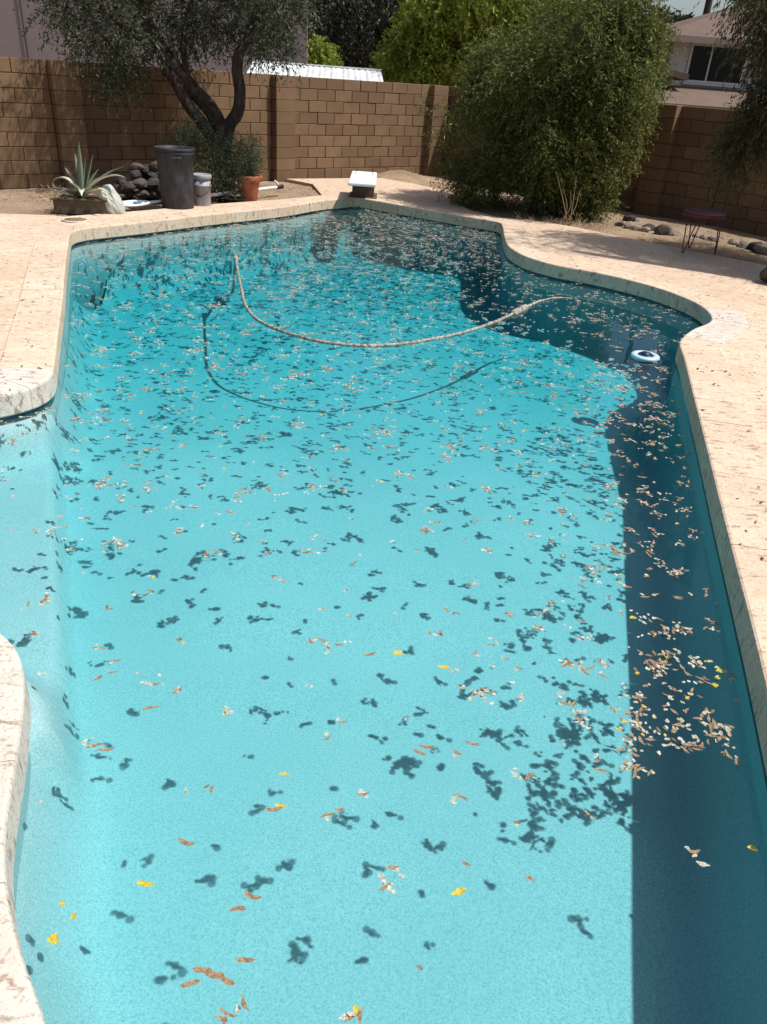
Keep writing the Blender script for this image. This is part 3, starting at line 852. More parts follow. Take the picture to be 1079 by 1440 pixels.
# big willowy bush by the side wall
bz = np.array([2.35, 13.7, -.05])
bush = tag(empty('willowy_bush', tuple(bz)), 'huge drooping willowy bush between the deck and the side wall', 'bush')
rs = np.random.RandomState(51)
for k in range(9):
    a = k * .7; b0 = np.array([.35 * math.cos(a), .3 * math.sin(a), 0])
    b2 = np.array([1.0 * math.cos(a + .2), .7 * math.sin(a + .2), 3.2])
    b2[2] = np.interp(bz[0] + b2[0], [.6, 1.2, 1.8, 2.5, 3.2], [1.3, 1.6, 2.0, 2.7, 3.2])
    link('stem', tube('stem', spline([b0, b0 * 1.3 + [0, 0, 1.1], (b0 + b2) * .55 + [0, 0, .35], b2], 12), list(np.linspace(.055, .018, 12)), 8, .1, k), M['bark_grey'], bush)
cl = []
def bush_at(z, th, rr):
    px_ = np.interp(z, [0, .5, 1.3, 2.2, 3.2, 4.2], [.85, .95, 1.16, 1.44, 1.34, .75]) * (1 + .16 * math.sin(2.3 * th + 1.7 * z) + .10 * math.sin(5 * th - 2.9 * z))
    cx_ = np.interp(z, [0, 1.2, 2.0, 3.0, 4.2], [-.38, -.30, -.06, .16, .3])
    return cx_ + px_ * rr * math.cos(th), px_ * .8 * rr * math.sin(th), z
for k in range(190):                       # outer tufts
    z = rs.uniform(.15, 4.2); th = rs.uniform(0, 2 * math.pi); r_ = rs.uniform(.14, .32)
    cl.append((*bush_at(z, th, rs.uniform(.78, 1.05)), r_, r_, r_ * 1.25, rs.uniform(.5, 1.3) * (r_ / .24)))
for k in range(40):                        # loose core
    z = rs.uniform(.2, 3.8); r_ = rs.uniform(.35, .55)
    cl.append((*bush_at(z, rs.uniform(0, 6.28), rs.uniform(.1, .6)), r_, r_, r_, 1.0))
for k in range(64):                        # long sprays breaking the outline
    z = rs.uniform(.9, 4.2); th = rs.uniform(0, 6.28)
    cl.append((*bush_at(z, th, rs.uniform(1.05, 1.28)), .09, .09, .26, .32))
for (x, y, r_, w) in [(918, 15, .22, .35), (925, 30, .18, .25), (912, 45, .25, .5), (935, 70, .25, .5), (925, 95, .3, .6), (930, 130, .25, .4), (915, 200, .3, .5), (900, 255, .25, .4), (885, 285, .2, .3), (625, 130, .25, .35), (615, 165, .2, .25), (635, 100, .3, .5), (640, 200, .25, .35)]:
    p = AY(x, y, 13.4) - bz; cl.append((*p, r_, r_, r_ * 1.2, w))
cl = [c for c in cl if bz[0] + c[0] + c[3] < np.interp(c[2], [0, 1.0, 1.8, 2.4, 3.0, 4.2], [3.7, 3.9, 3.95, 3.75, 3.3, 3.0])]
cl = [c for c in cl if c[2] + c[5] < np.interp(bz[0] + c[0], [.6, 1.2, 1.8, 2.5, 3.2], [1.8, 2.15, 2.6, 3.4, 4.1]) + rs.uniform(-.1, .55)]
for (x, y) in [(914, 12), (922, 28), (908, 40), (926, 52)]:
    cl.append((*(AY(x, y, 13.2) - bz), .10, .10, .16, .22))
foliage('crown', bush, cl, 95, 14, .30, .066, .019, M['bush_leaf'], 61, .15, .95, .45)

# tree whose branches hang in over the stool
tb = np.array(G(1092, 402)); tb[2] = -.05
tb = np.array([tb[0] + .35, tb[1] + .2, -.05])
ht = tag(empty('overhanging_tree', tuple(tb)), 'tree with long hanging branches over the red stool', 'tree')
link('trunk', tube('trunk', spline([(0, 0, 0), (.1, .1, 1.0), (.0, .3, 2.1), (-.1, .5, 3.2), (.1, .6, 4.4)], 20), list(np.linspace(.17, .08, 20)), 12, .12, 9), M['bark_grey'], ht)
rs = np.random.RandomState(71)
cl = []
for (x, y, r_, w, Y_) in [(1062, 20, .28, .8, 11.0), (1038, 35, .18, .45, 11.2), (1075, 60, .28, .8, 10.8), (1056, 85, .22, .6, 11), (1075, 110, .28, .8, 10.9), (1053, 130, .22, .6, 11.1), (1040, 155, .18, .5, 11.2), (1062, 160, .2, .6, 11), (1026, 185, .14, .35, 11.2), (1045, 190, .15, .4, 11.1), (1015, 205, .10, .25, 11.2), (1025, 212, .09, .2, 11.2), (1074, 180, .16, .35, 10.9), (1012, 230, .06, .14, 11.2),
                          (1090, 20, .5, 1, 10.6), (1120, 60, .5, 1.2, 10.4), (1130, 120, .5, 1, 10.4), (1020, 5, .12, .2, 11.3), (1055, -30, .4, 1, 11), (1120, -40, .7, 1.5, 10.6), (1160, 20, .7, 1.4, 10.4), (1180, 120, .6, 1.0, 10.3), (1110, -110, .9, 1.8, 10.5), (1200, -60, .9, 1.8, 10.4)]:
    p = AY(x + (36 if y < 140 else 18), y, Y_) - tb; cl.append((*p, r_, r_, r_ * 1.25, w))
for (x, y, z, r_, w) in [(5.5, 10.4, 2.2, .4, 2), (5.9, 10.1, 2.7, .5, 2.6), (5.6, 9.7, 3.0, .5, 2.6), (6.2, 10.5, 3.2, .6, 2.6), (5.5, 10.0, 3.6, .5, 2.2), (6.0, 9.6, 2.2, .45, 2.2), (5.6, 9.3, 2.3, .35, 1.8), (5.9, 10.9, 3.6, .6, 2), (6.4, 9.3, 2.6, .5, 2.4), (6.7, 9.8, 3.0, .6, 2.6), (6.3, 8.9, 2.2, .4, 1.8), (6.9, 9.2, 2.5, .5, 2), (5.2, 10.9, 3.0, .4, 1.6)]:  # dense clumps out of view, added to deepen the dappled shade on the deck
    cl.append((*(np.array([x, y, z]) - tb), r_, r_, r_, w * 1.9))
for k in range(7):
    e = np.array(cl[int(k * 2.3)][:3]); link('branch', tube('branch', spline([(0, .5, 3.0), e * .5 + [0, 0.2, 1.9], e + [0, 0, .3]], 10), list(np.linspace(.05, .012, 10)), 6, .1, k), M['bark_grey'], ht)
foliage('crown', ht, cl, 130, 14, .32, .080, .018, M['hang_leaf'], 81, .6, .55, 1.0)

# trees beyond the walls
def back_tree(name, label, base, clumps, mat, per, n_leaf, length, L, W, seed, trunk, droop=.2, sag=.5):
    t = tag(empty(name, tuple(base)), label, 'tree', None)
    for k, (pts, r0, r1) in enumerate(trunk):
        link('trunk' if k == 0 else 'limb', tube('trunk', spline([np.array(p_) - base for p_ in pts], 14), list(np.linspace(r0, r1, 14)), 9, .1, seed + k), M['bark_dark'], t)
    foliage('crown', t, [(*(np.array(c[:3]) - base), *c[3:]) for c in clumps], per, n_leaf, length, L, W, mat, seed, droop, .8, sag)
    return t
TY = 21.0
base = np.array([AY(640, 100, TY)[0], TY, -.1])
cl = []
rs = np.random.RandomState(91)
for (x, y, r_, w) in [(585, 95, .45, 1), (570, 70, .4, .9), (590, 50, .5, 1.1), (600, 25, .5, 1.1), (625, 80, .6, 1.3), (640, 45, .7, 1.5), (655, 10, .7, 1.5), (690, 60, .7, 1.4), (700, 20, .8, 1.6), (750, 30, .8, 1.5), (740, -20, .9, 1.6), (660, -40, 1.0, 2), (610, -10, .5, 1), (560, 105, .3, .5), (540, 100, .25, .35), (800, 0, .8, 1.3), (850, 20, .7, 1), (700, -90, 1.2, 2), (800, -80, 1.2, 1.6), (620, 105, .5, 1), (870, -30, .6, .8)]:
    p = AY(x, y, TY + rs.uniform(-.8, .8)); cl.append((*p, r_, r_ * 1.2, r_ * .9, w))
back_tree('sunlit_tree', 'bright yellow-green leafy tree beyond the block wall', base, cl, M['bright_leaf'], 130, 12, .45, .13, .05, 92,
          [([base, base + [.1, 0, 1.8], base + [-.1, 0, 3.6], base + [.2, 0, 5.2]], .16, .05), ([base + [0, 0, 1.5], base + [-.7, 0, 2.6], base + [-1.3, .1, 3.6]], .08, .02), ([base + [0, 0, 1.8], base + [1.2, 0, 3.0], base + [2.4, .1, 4.0]], .08, .02)], .25, .5)
TY = 27.0
base = np.array([AY(462, 95, TY)[0], TY, -.1])
cl = []
for (x, y, r_, w) in [(450, 10, .9, 1.4), (480, 40, .9, 1.4), (455, 60, .7, 1), (510, 20, 1.0, 1.6), (540, 45, .8, 1.2), (500, 70, .6, .9), (560, 15, 1.0, 1.5), (470, -30, 1.2, 2), (550, -40, 1.3, 2), (600, 10, .9, 1.2), (445, 35, .6, .8), (530, 0, .8, 1.2), (475, 85, .5, .6), (590, -50, 1.3, 1.6), (545, 80, .5, .5), (620, 40, 1, 1.2), (450, -90, 1.5, 2), (570, -110, 1.6, 2), (650, -20, 1.3, 1.4)]:
    p = AY(x, y, TY + rs.uniform(-1.2, 1.6)); cl.append((*p, r_ * 1.15, r_ * 1.5, r_, w))
bp = lambda x, y: AY(x, y, TY)
back_tree('dark_tree', 'dark grey-green tree with slanting limbs beyond the shed roof', base, cl, M['dark_leaf'], 150, 13, .5, .13, .042, 96,
          [([base, bp(463, 95), bp(470, 85), bp(492, 70), bp(520, 55), bp(550, 42), bp(580, 10)], .30, .12), ([bp(500, 66), bp(508, 30), bp(520, -20)], .2, .1), ([bp(520, 97), bp(530, 72), bp(545, 50)], .09, .05)], .3, .6)
# low bright bush beside the mauve house
base = np.array([AY(450, 85, 23.5)[0], 23.5, -.1])
cl = [(*AY(x, y, 23.5), r_, r_, r_, w) for x, y, r_, w in [(445, 80, .35, .8), (455, 88, .35, .8), (440, 65, .25, .4), (450, 100, .5, 1), (436, 95, .3, .6)]]
back_tree('sapling', 'small bright green sapling beside the mauve house corner', base, cl, M['bright_leaf'], 110, 10, .35, .11, .05, 99, [([base, base + [0, 0, 1.2], base + [.1, 0, 2.1]], .05, .02)])
# far trees closing the view
for k, (x, y, Y_, s, lab) in enumerate([(520, 60, 40, 2.6, 'large dusky tree far beyond the shed roof'), (690, 20, 36, 2.4, 'large dusky tree far behind the yellow-green tree'), (925, 70, 36, .8, 'small round tree beside the pale stucco house')]):
    base = np.array([AY(x, y, Y_)[0], Y_, -.1]); cz = AY(x, y, Y_)[2]
    cl = [(base[0] + rs.uniform(-1, 1) * s * 1.5, Y_ + rs.uniform(-1, 1) * s, cz + rs.uniform(-1.0, .9) * s, .45 * s, .45 * s, .4 * s, 1) for _ in range(26)]
    back_tree('distant_tree', lab, base, cl, M['dark_leaf'], 60, 9, .8, .28, .12, 120 + k, [([base, base + [0, 0, cz * .5], base + [.2, 0, cz]], .25, .1)])

# ------------------------------------------------------------------ things along the back of the pool
GZ = -.055
def ground_at(x, y): 
    p = G(x, y, GZ); return (p[0], p[1], GZ)
# charcoal barrel
p = ground_at(251, 296)
ba = tag(empty('trash_barrel', p, .3), 'tall charcoal plastic trash barrel beside the grey bucket', 'barrel')
prof = [(.0005, .005), (.205, .0), (.215, .02), (.235, .45), (.245, .72), (.262, .725), (.262, .755), (.252, .765), (.268, .775), (.270, .80), (.262, .808), (.250, .80), (.238, .74), (.225, .40), (.20, .03), (.0005, .03)]
link('body', lathe('body', prof, 48), M['barrel'], ba)
for a in (0, math.pi):
    h = tube('handle', spline([(-.07, 0, 0), (-.05, .03, .0), (.05, .03, .0), (.07, 0, 0)], 10), .012, 8)
    o = link('handle', h, M['barrel'], ba, (.262 * math.sin(a), .262 * math.cos(a) * 1, .70)); o.rotation_euler = (0, 0, -a)
# grey bucket
p = ground_at(285.5, 293)
bk = tag(empty('bucket', p, 0), 'lidded grey plastic bucket between the barrel and the olive trunk', 'bucket')
link('body', lathe('body', [(.0005, .002), (.112, 0), (.116, .012), (.124, .25), (.134, .252), (.134, .262), (.125, .264), (.128, .33), (.0005, .33)], 40), M['bucket'], bk)
lid = link('lid', lathe('lid', [(.126, .325), (.142, .328), (.143, .366), (.136, .374), (.122, .374), (.118, .366), (.0005, .366)], 40), M['bucket'], bk)
link('bail_handle', tube('bail', spline([(-.135, -.02, .29), (-.11, -.10, .20), (0, -.15, .15), (.11, -.10, .20), (.135, -.02, .29)], 20), .004, 6), M['black_plastic'], bk)
link('grip', tube('grip', [(-.04, -.152, .150), (.04, -.152, .150)], .010, 8), M['black_plastic'], bk)
bk.scale = (1.0, 1.0, 1.22)
# terracotta pot
p = ground_at(350, 284)
tp = tag(empty('terracotta_pot', p), 'terracotta flowerpot with a leafy herb beside the white pole', 'pot')
link('body', lathe('body', [(.0005, .01), (.115, .0), (.125, .02), (.172, .30), (.178, .315)], 40), M['terracotta'], tp)
link('rim', lathe('rim', [(.172, .300), (.203, .302), (.213, .325), (.214, .365), (.205, .385), (.188, .388), (.178, .365), (.170, .33)], 40), M['terracotta'], tp)
link('soil', lathe('soil', [(.176, .335), (.08, .345), (.0005, .35)], 24), M['soil_dark'], tp)
hb_ = tag(empty('potted_herb', (p[0] - .02, p[1] + .02, GZ + .34)), 'feathery green herb growing in the terracotta pot', 'plant')
rs = np.random.RandomState(3)
A = np.c_[rs.normal(size=(150, 2)) * .07, np.zeros(150)]
d = np.c_[rs.normal(size=(150, 2)) * .38, np.ones(150)]; d /= np.linalg.norm(d, axis=1)[:, None]
V, F = sprigs(A, d, 18, .42, .035, .008, rs, -.2, .7, .05)
link('leaves', np_mesh('leaves', V, F), M['herb_leaf'], hb_)
for k in range(9): link('stem', tube('stem', [A[k] * .8, A[k] + d[k] * .2, A[k] + d[k] * .4], [.005, .004, .002], 5), M['bark_grey'], hb_)
# pool pole with net head
a0 = G(168, 290, .03); a1 = G(392, 263, .09)
pole = tag(empty('pool_pole', (0, 0, 0)), 'long white telescopic pool pole lying behind the barrel', 'pole')
mid = a0 + (a1 - a0) * .52
link('tube', tube('tube', [a0 + (a1 - a0) * .12, mid], .020, 12), M['pole_white'], pole)
link('inner_tube', tube('inner_tube', [mid - (a1 - a0) * .01, a1], .026, 12), M['pole_white'], pole)
link('end_grip', tube('end_grip', [a1 - (a1 - a0) * .015, a1 + (a1 - a0) * .03], .034, 12), M['black_plastic'], pole)
link('clip', tube('clip', spline([a1, a1 + [-.02, .0, .06], a1 + [-.07, .02, .09]], 8), .014, 8), M['pole_white'], pole)
nd = (a1 - a0) / np.linalg.norm(a1 - a0); nsd = np.array([-nd[1], nd[0], 0])
net = tag(empty('pool_net', (0, 0, 0)), 'white flat pool net head with a blue patch beside the agave', 'net')
c0 = a0 + nd * .22
ringp = [c0 + nd * (.24 * math.cos(t)) * -1 + nsd * (.15 * math.sin(t)) + [0, 0, .015] for t in np.linspace(0, 2 * math.pi, 33)]
link('rim', tube('rim', ringp, .016, 8), M['net_white'], net)
V = [c0 + [0, 0, -.005]] + [q for q in ringp[:-1]]
link('mesh_bag', py_mesh('mesh_bag', V, [(0, k, k % 32 + 1) for k in range(1, 33)]), M['net_white'], net)
link('patch', box('patch', .11, .06, .012, tuple(c0 + nd * .08 + [0, 0, .022]), .003), M['net_blue'], net)

# agave in a low planter
p = np.array(ground_at(116, 302)); p[1] += .12
pl = tag(empty('planter', tuple(p), .12), 'low weathered planter box holding the agave', 'planter')
LX, LYY, LH = .66, .44, .17
for (sx, sy, cx, cy) in ((LX, .03, 0, -LYY / 2), (LX, .03, 0, LYY / 2), (.03, LYY - .03, -LX / 2 + .015, 0), (.03, LYY - .03, LX / 2 - .015, 0)):
    link('side_board', box('side_board', sx, sy, LH, (cx, cy, LH / 2 + .02), .006), M['planter_wood'], pl)
link('rim', box('rim', LX + .06, .05, .025, (0, -LYY / 2 - .005, LH + .03), .005), M['planter_wood'], pl)
link('soil', box('soil', LX - .07, LYY - .07, LH - .03, (0, 0, LH / 2 + .012)), M['soil_dark'], pl)
for cx in (-LX / 2 + .05, LX / 2 - .05): link('foot', box('foot', .06, LYY, .03, (cx, 0, .006), .004), M['planter_wood'], pl)
ag = tag(empty('agave', (p[0] - .02, p[1], GZ + LH)), 'sprawling grey-green agave with bleached drooping leaves', 'plant')
def agave_leaf(d, length, width, bend, seed, fold=.25):
    d = np.array([math.cos(d), math.sin(d)]); n = 12; V = []; F = []
    side = np.array([-d[1], d[0], 0])
    pos = np.array([0, 0, .02]); pitch = bend[0]
    for k in range(n + 1):
        t = k / n; w = width * (np.interp(t, [0, .15, .45, .8, 1], [.65, .8, 1.0, .5, .02]))
        T = np.array([d[0] * math.cos(pitch), d[1] * math.cos(pitch), math.sin(pitch)])
        Nn = np.cross(side, T) * -1
        th = .012 * (1 - t) + .003
        V += [pos - side * w * .5 + Nn * w * fold, pos - Nn * th * .3, pos + side * w * .5 + Nn * w * fold, pos - Nn * (th + w * .10)]
        pos = pos + T * length / n; pitch += bend[1] * (.3 + t) / n
    for k in range(n):
        a = k * 4
        for q in range(4): F.append((a + q, a + (q + 1) % 4, a + 4 + (q + 1) % 4, a + 4 + q))
    F.append((0, 3, 2, 1))
    return py_mesh('leaf', V, F, True)
for k, (d, ln, w, b_, pale) in enumerate([(1.5, .78, .085, (1.45, .05), 0), (.9, .62, .07, (1.2, .1), 0), (2.1, .62, .07, (1.25, .2), 0), (1.2, .55, .06, (1.35, -.1), 0), (-.3, .80, .085, (.95, -1.7), 1), (2.9, .55, .085, (1.25, -3.2), 1), (-.7, .70, .09, (.6, -1.3), 1), (-1.2, .50, .11, (.8, -2.2), 1),
                                      (.3, .7, .08, (.95, -.9), 0), (-2.0, .42, .08, (.7, -1.6), 0), (3.5, .45, .07, (.6, -1.3), 0), (-.1, .5, .07, (1.1, -.3), 0), (-1.6, .45, .08, (.9, -1.0), 0), (2.5, .5, .07, (1.0, -.5), 0), (-.5, .55, .10, (.3, -.8), 1)]):
    link('leaf', agave_leaf(d, ln, w, b_, k), M['agave_pale'] if pale else M['agave'], ag)
ag.scale = (1.05, 1.05, .88)
rs = np.random.RandomState(8)
A = np.c_[rs.uniform(-.38, -.12, 60), rs.uniform(-.18, .18, 60), np.full(60, .0)]
d = rs.normal(size=(60, 3)); d[:, 2] = abs(d[:, 2]) * .5; d /= np.linalg.norm(d, axis=1)[:, None]
V, F = sprigs(A, d, 5, .22, .11, .008, rs, .1, .6, .3)
link('dry_leaves', np_mesh('dry_leaves', V, F), M['straw'], ag)
# crumpled sheet slumped over the planter end
p2 = G(158, 299); bm = bmesh.new(); bmesh.ops.create_icosphere(bm, subdivisions=4, radius=1)
rs = np.random.RandomState(12); K3 = rs.normal(size=(14, 3)) * 3.2; ph = rs.uniform(0, 6, 14)
for v in bm.verts:
    c = np.array(v.co); s = sum(abs(math.sin(K3[q] @ c + ph[q])) for q in range(14)) / 14
    c = c * (.72 + .55 * s) * [.13, .12, .20]
    c[0] += .35 * max(0, .12 - c[2]) - .05; c[2] = max(c[2], -.17) + .165; v.co = c
tag(link('crumpled_sheet', bm_mesh('crumpled_sheet', bm, False), M['tarp'], None, (p2[0], p2[1] + .05, GZ)), 'crumpled grey-white plastic sheet slumped by the planter', 'sheet')
# black tray beside the pot
p = ground_at(327, 285)
ty = tag(empty('plant_tray', p), 'round black plastic tray under the pole near the pot', 'tray')
link('bowl', lathe('bowl', [(.0005, .012), (.12, .0), (.16, .06), (.175, .064), (.172, .072), (.155, .068), (.115, .014), (.0005, .02)], 28), M['black_plastic'], ty)
link('pebbles', rock_mesh('pebbles', 77, 2, .3), M['rock_dark'], ty, (0, 0, .05)).scale = (.24, .22, .12)

# rocks
ROCKS = [rock_mesh('rock', s, 2, .72) for s in range(8)]
rs = np.random.RandomState(17)
def rock(x, y, z, s, mat, label, grp, cat='rock', k=None):
    me = ROCKS[rs.randint(8)] if k is None else ROCKS[k]
    key = me.name + mat.name
    if key not in bpy.data.meshes:
        m2 = me.copy(); m2.name = key; m2.materials.append(mat)
    o = link('rock', bpy.data.meshes[key], None, None, (x, y, z))
    o.scale = (s, s * rs.uniform(.75, 1.1), s * rs.uniform(.75, 1.05)); o.rotation_euler = (rs.uniform(-.3, .3), rs.uniform(-.3, .3), rs.uniform(0, 6.28))
    tag(o, label, cat, grp); return o
lab = 'dark lava rock at the foot of the pile between agave and barrel'
for k in range(96):
    px = rs.uniform(168, 232); c_ = 1 - ((px - 205) / 40) ** 2
    lvl = rs.uniform(0, 1)
    Yd = rs.uniform(0, 1)
    b0 = np.array(G(px, 287 - 10 * Yd, GZ))
    top = max(0, c_) * .52 * (.25 + .75 * math.sin(math.pi * min(1, Yd * .9 + .12)))
    rock(b0[0], b0[1], GZ + .05 + lvl * top, rs.uniform(.14, .25), M['rock_dark'], lab if lvl * top < .12 else ('dark lava rock on the upper slope of the pile beside the barrel' if lvl * top < .3 else 'dark lava rock at the crest of the pile beside the barrel'), 'dark rocks in the heap')
for (x, y, s) in [(318, 262, .22), (305, 268, .14), (335, 262, .10), (303, 286, .10)]:
    b0 = G(x, y + 4, GZ); rock(b0[0], b0[1], GZ + s * .3, s, M['rock_dark'], 'dark rounded rock at the olive trunk behind the pole', 'rocks by the olive trunk')
labr = 'tan field stone edging the soil behind the red stool'
for (x, y, s) in [(885, 312, .26), (884, 321, .20), (893, 324, .16), (905, 327, .20), (912, 325, .22), (922, 326, .12), (930, 331, .30), (944, 333, .22), (955, 334, .18), (967, 336, .16), (980, 337, .20), (992, 340, .24), (1003, 342, .22), (1015, 340, .18), (1030, 346, .2), (1046, 350, .26), (1062, 354, .3), (1075, 358, .3), (870, 318, .15), (896, 312, .12), (640, 262, .14), (655, 268, .12)]:
    b0 = G(x, y, GZ); rock(b0[0], b0[1], GZ + s * .2, s, M['rock_tan'] if (x * 7) % 3 else M['rock_dark'], labr if x > 800 else 'small stone on the soil beside the diving board pad', 'field stones along the soil edge' if x > 800 else 'stones by the pad')
p = G(1083, 398); rock(p[0], p[1], .10, .34, M['rock_dark'], 'dark upright rock at the foot of the overhanging tree', None, 'rock', 3)

# dry weed stalks
p = G(790, 318, GZ); wd = tag(empty('dry_weed', (p[0], p[1], GZ)), 'tuft of dry straw weeds in front of the willowy bush', 'weed')
wd.scale = (1.3, 1.0, 1.45)
rs = np.random.RandomState(5)
for k, (dx, dz, ln) in enumerate([(-.32, .95, .55), (.12, 1.0, .5), (.30, .8, .45), (-.1, 1, .35), (.05, .9, .40)]):
    tip = np.array([dx * ln, rs.uniform(-.1, .1), dz * ln])
    link('stalk', tube('stalk', spline([(rs.uniform(-.1, .1), 0, 0), tip * .5 + [.05, 0, 0], tip], 8), [.007, .006, .006, .005, .005, .004, .003, .003], 5), M['straw'], wd)
A = np.c_[rs.normal(size=(90, 2)) * .16, np.zeros(90)]; A[:, 0] *= 1.6
d = rs.normal(size=(90, 3)); d[:, 2] = abs(d[:, 2]) * .7 + .2; d /= np.linalg.norm(d, axis=1)[:, None]
V, F = sprigs(A, d, 5, .16, .09, .007, rs, .1, .5, .4); link('dry_leaves', np_mesh('dry_leaves', V, F), M['straw'], wd)

# red hairpin stool
p = (G(962, 357) + G(1006, 360)) / 2
st = tag(empty('stool', (p[0], p[1] + .20, 0.001), 0), 'round red metal stool with hairpin legs on the shaded deck', 'stool')
SH = .50; SR = .265
link('seat', lathe('seat', [(.0005, SH - .012), (SR - .03, SH - .016), (SR, SH - .01), (SR + .004, SH + .006), (SR - .006, SH + .016), (.0005, SH + .012)], 40), M['stool_top'], st)
link('seat_rim', lathe('seat_rim', [(SR - .02, SH - .06), (SR + .001, SH - .055), (SR + .003, SH - .012), (SR - .018, SH - .014), (SR - .02, SH - .06)], 40), M['red_metal'], st)
for a in (math.radians(215), math.radians(328), math.radians(90)):
    o = empty('leg', (0, 0, 0), a); o.parent = st
    fx = .255
    for s in (-1, 1):
        link('rod', tube('rod', spline([(SR * .78, s * .095, SH - .03), (fx * .93, s * .05, SH * .5), (fx, s * .016, .03), (fx + .004, 0, .010)], 14), .0075, 7), M['red_metal'], o)

# diving board on its stand
bx = -.72
db = tag(empty('diving_board', (bx, 13.42, 0.0), math.radians(2)), 'white diving board on a brown stand at the far end of the pool', 'diving board')
link('plank', box('plank', .42, 1.62, .045, (0, -.20, .325), .012, 2), M['white_paint'], db)
link('tread', box('tread', .37, 1.5, .006, (0, -.22, .3505)), mat_new('board tread', (.70, .71, .69), .95, .1), db)
link('stand', box('stand', .36, .50, .30, (0, .30, .152), .01), mat_new('brown stand', (.10, .06, .04), .7, .3), db)
link('base_plate', box('base_plate', .46, .62, .02, (0, .30, .011), .004), mat_new('brown plate', (.13, .08, .05), .7, .3), db)
for sx in (-.14, .14):
    for yy in (.14, .46): link('bolt', lathe('bolt', [(.018, .350), (.018, .362), (.0005, .364)], 8), M['bucket'], db, (sx, yy, 0))

# ------------------------------------------------------------------ hose, floater
hp = [(332, 366), (335, 384), (340, 408), (345, 428), (358, 446), (380, 459), (410, 470), (450, 480), (490, 485), (530, 486), (570, 483), (612, 476), (650, 468), (690, 455), (718, 443), (742, 431), (760, 423)]
S = spline([G(x, y, WATER_Z + .010) for x, y in hp], 260)
hz = tag(empty('pool_hose', (0, 0, 0)), 'long pale ribbed cleaner hose floating in a curve across the pool', 'hose')
rad = [.0145 + .002 * math.sin(k * 2.1) for k in range(260)]
link('tube', tube('tube', S, rad, 10), M['hose'], hz)
i_ = 235; tdir = (S[i_ + 6] - S[i_ - 6]); tdir /= np.linalg.norm(tdir)
link('float_sleeve', tube('float_sleeve', [S[i_] - tdir * .17, S[i_] - tdir * .15, S[i_] + tdir * .15, S[i_] + tdir * .17], [.02, .034, .034, .02], 12), M['hose'], hz)
E2 = spline([S[-1], G(782, 419, WATER_Z + .004), G(805, 420, WATER_Z - .03)], 20)
link('leader', tube('leader', E2, .010, 8), M['hose'], hz)
link('end_cuff', tube('end_cuff', [S[0] - [0, 0, .0], S[0] + (S[0] - S[6]) * 1.2], .028, 10), M['hose'], hz)
sk = spline([S[2], S[0], G(331, 374, -.30), G(329, 392, -.55), G(327, 410, -.78), G(314, 420, -.81)], 40)
link('sunken_end', tube('sunken_end', sk, .0165, 8), M['hose'], hz)
ch = box('cleaner_head', .17, .12, .07, (0, 0, 0), .025, 3)
link('cleaner_head', ch, mat_new('faded blue plastic', (.06, .16, .20), .5, .3), hz, tuple(G(312, 421, -.80)), .5)
p = G(907, 503, WATER_Z)
fl = tag(empty('chlorine_floater', (p[0], p[1], WATER_Z + .012), .2), 'pale ring floater with dark blue basket by the pool notch', 'floater')
V, F = [], []
for k in range(36):
    for q in range(12):
        a, b_ = 2 * math.pi * k / 36, 2 * math.pi * q / 12; r_ = .092 + .030 * math.cos(b_)
        V.append((r_ * math.cos(a), r_ * math.sin(a), .021 * math.sin(b_)))
for k in range(36):
    for q in range(12): F.append((k * 12 + q, ((k + 1) % 36) * 12 + q, ((k + 1) % 36) * 12 + (q + 1) % 12, k * 12 + (q + 1) % 12))
link('float_ring', py_mesh('float_ring', V, F, True), M['float_white'], fl)
link('basket', lathe('basket', [(.0005, -.11), (.055, -.11), (.062, .0), (.064, .016), (.058, .022), (.03, .018), (.0005, .018)], 28), M['float_blue'], fl)
link('cap', lathe('cap', [(.04, .017), (.038, .034), (.0005, .037)], 20), M['float_blue'], fl)

# ------------------------------------------------------------------ floating leaves and petals
rs = np.random.RandomState(2024)
def leaf_outline(kindn):
    """small curved blades lying on the water: local verts and faces"""
    if kindn == 'leaf':
        t = np.linspace(0, 1, 6); w = np.sin(np.pi * np.clip(t, .02, .98)) ** .8 * .5
    else:
        t = np.linspace(0, 1, 5); w = np.array([.10, .42, .5, .40, .08])
    V = []
    for a, b_ in zip(t, w): V += [(a - .5, -b_, 0), (a - .5, 0, 0), (a - .5, b_, 0)]
    F = []
    for k in range(len(t) - 1):
        for q in range(2): F.append((k * 3 + q, k * 3 + 3 + q, k * 3 + 4 + q, k * 3 + 1 + q))
    return np.array(V), np.array(F)
LV, LF = leaf_outline('leaf'); PV, PF = leaf_outline('petal')
def piece_verts(base, L, W, ang, curl, tilt):
    v = base.copy(); v[:, 0] *= L; v[:, 1] *= W
    v[:, 2] = curl * ((base[:, 0] * 2) ** 2 * .10 * L) + abs(base[:, 1]) * W * .22
    v[:, 2] += base[:, 0] * tilt * L
    hsh = math.sin(ang * 91.7 + L * 7919) ; v[:, 1] += (base[:, 0] ** 2 - .08) * L * .55 * hsh
    v[:, 1] *= 1 + .28 * np.sin(base[:, 0] * 9 + hsh * 40); v[:, 0] += base[:, 1] * W * .35 * math.cos(hsh * 50)
    c, s = math.cos(ang), math.sin(ang)
    return np.c_[v[:, 0] * c - v[:, 1] * s, v[:, 0] * s + v[:, 1] * c, v[:, 2]]
pieces = []            # x y kind L W ang curl tilt stack
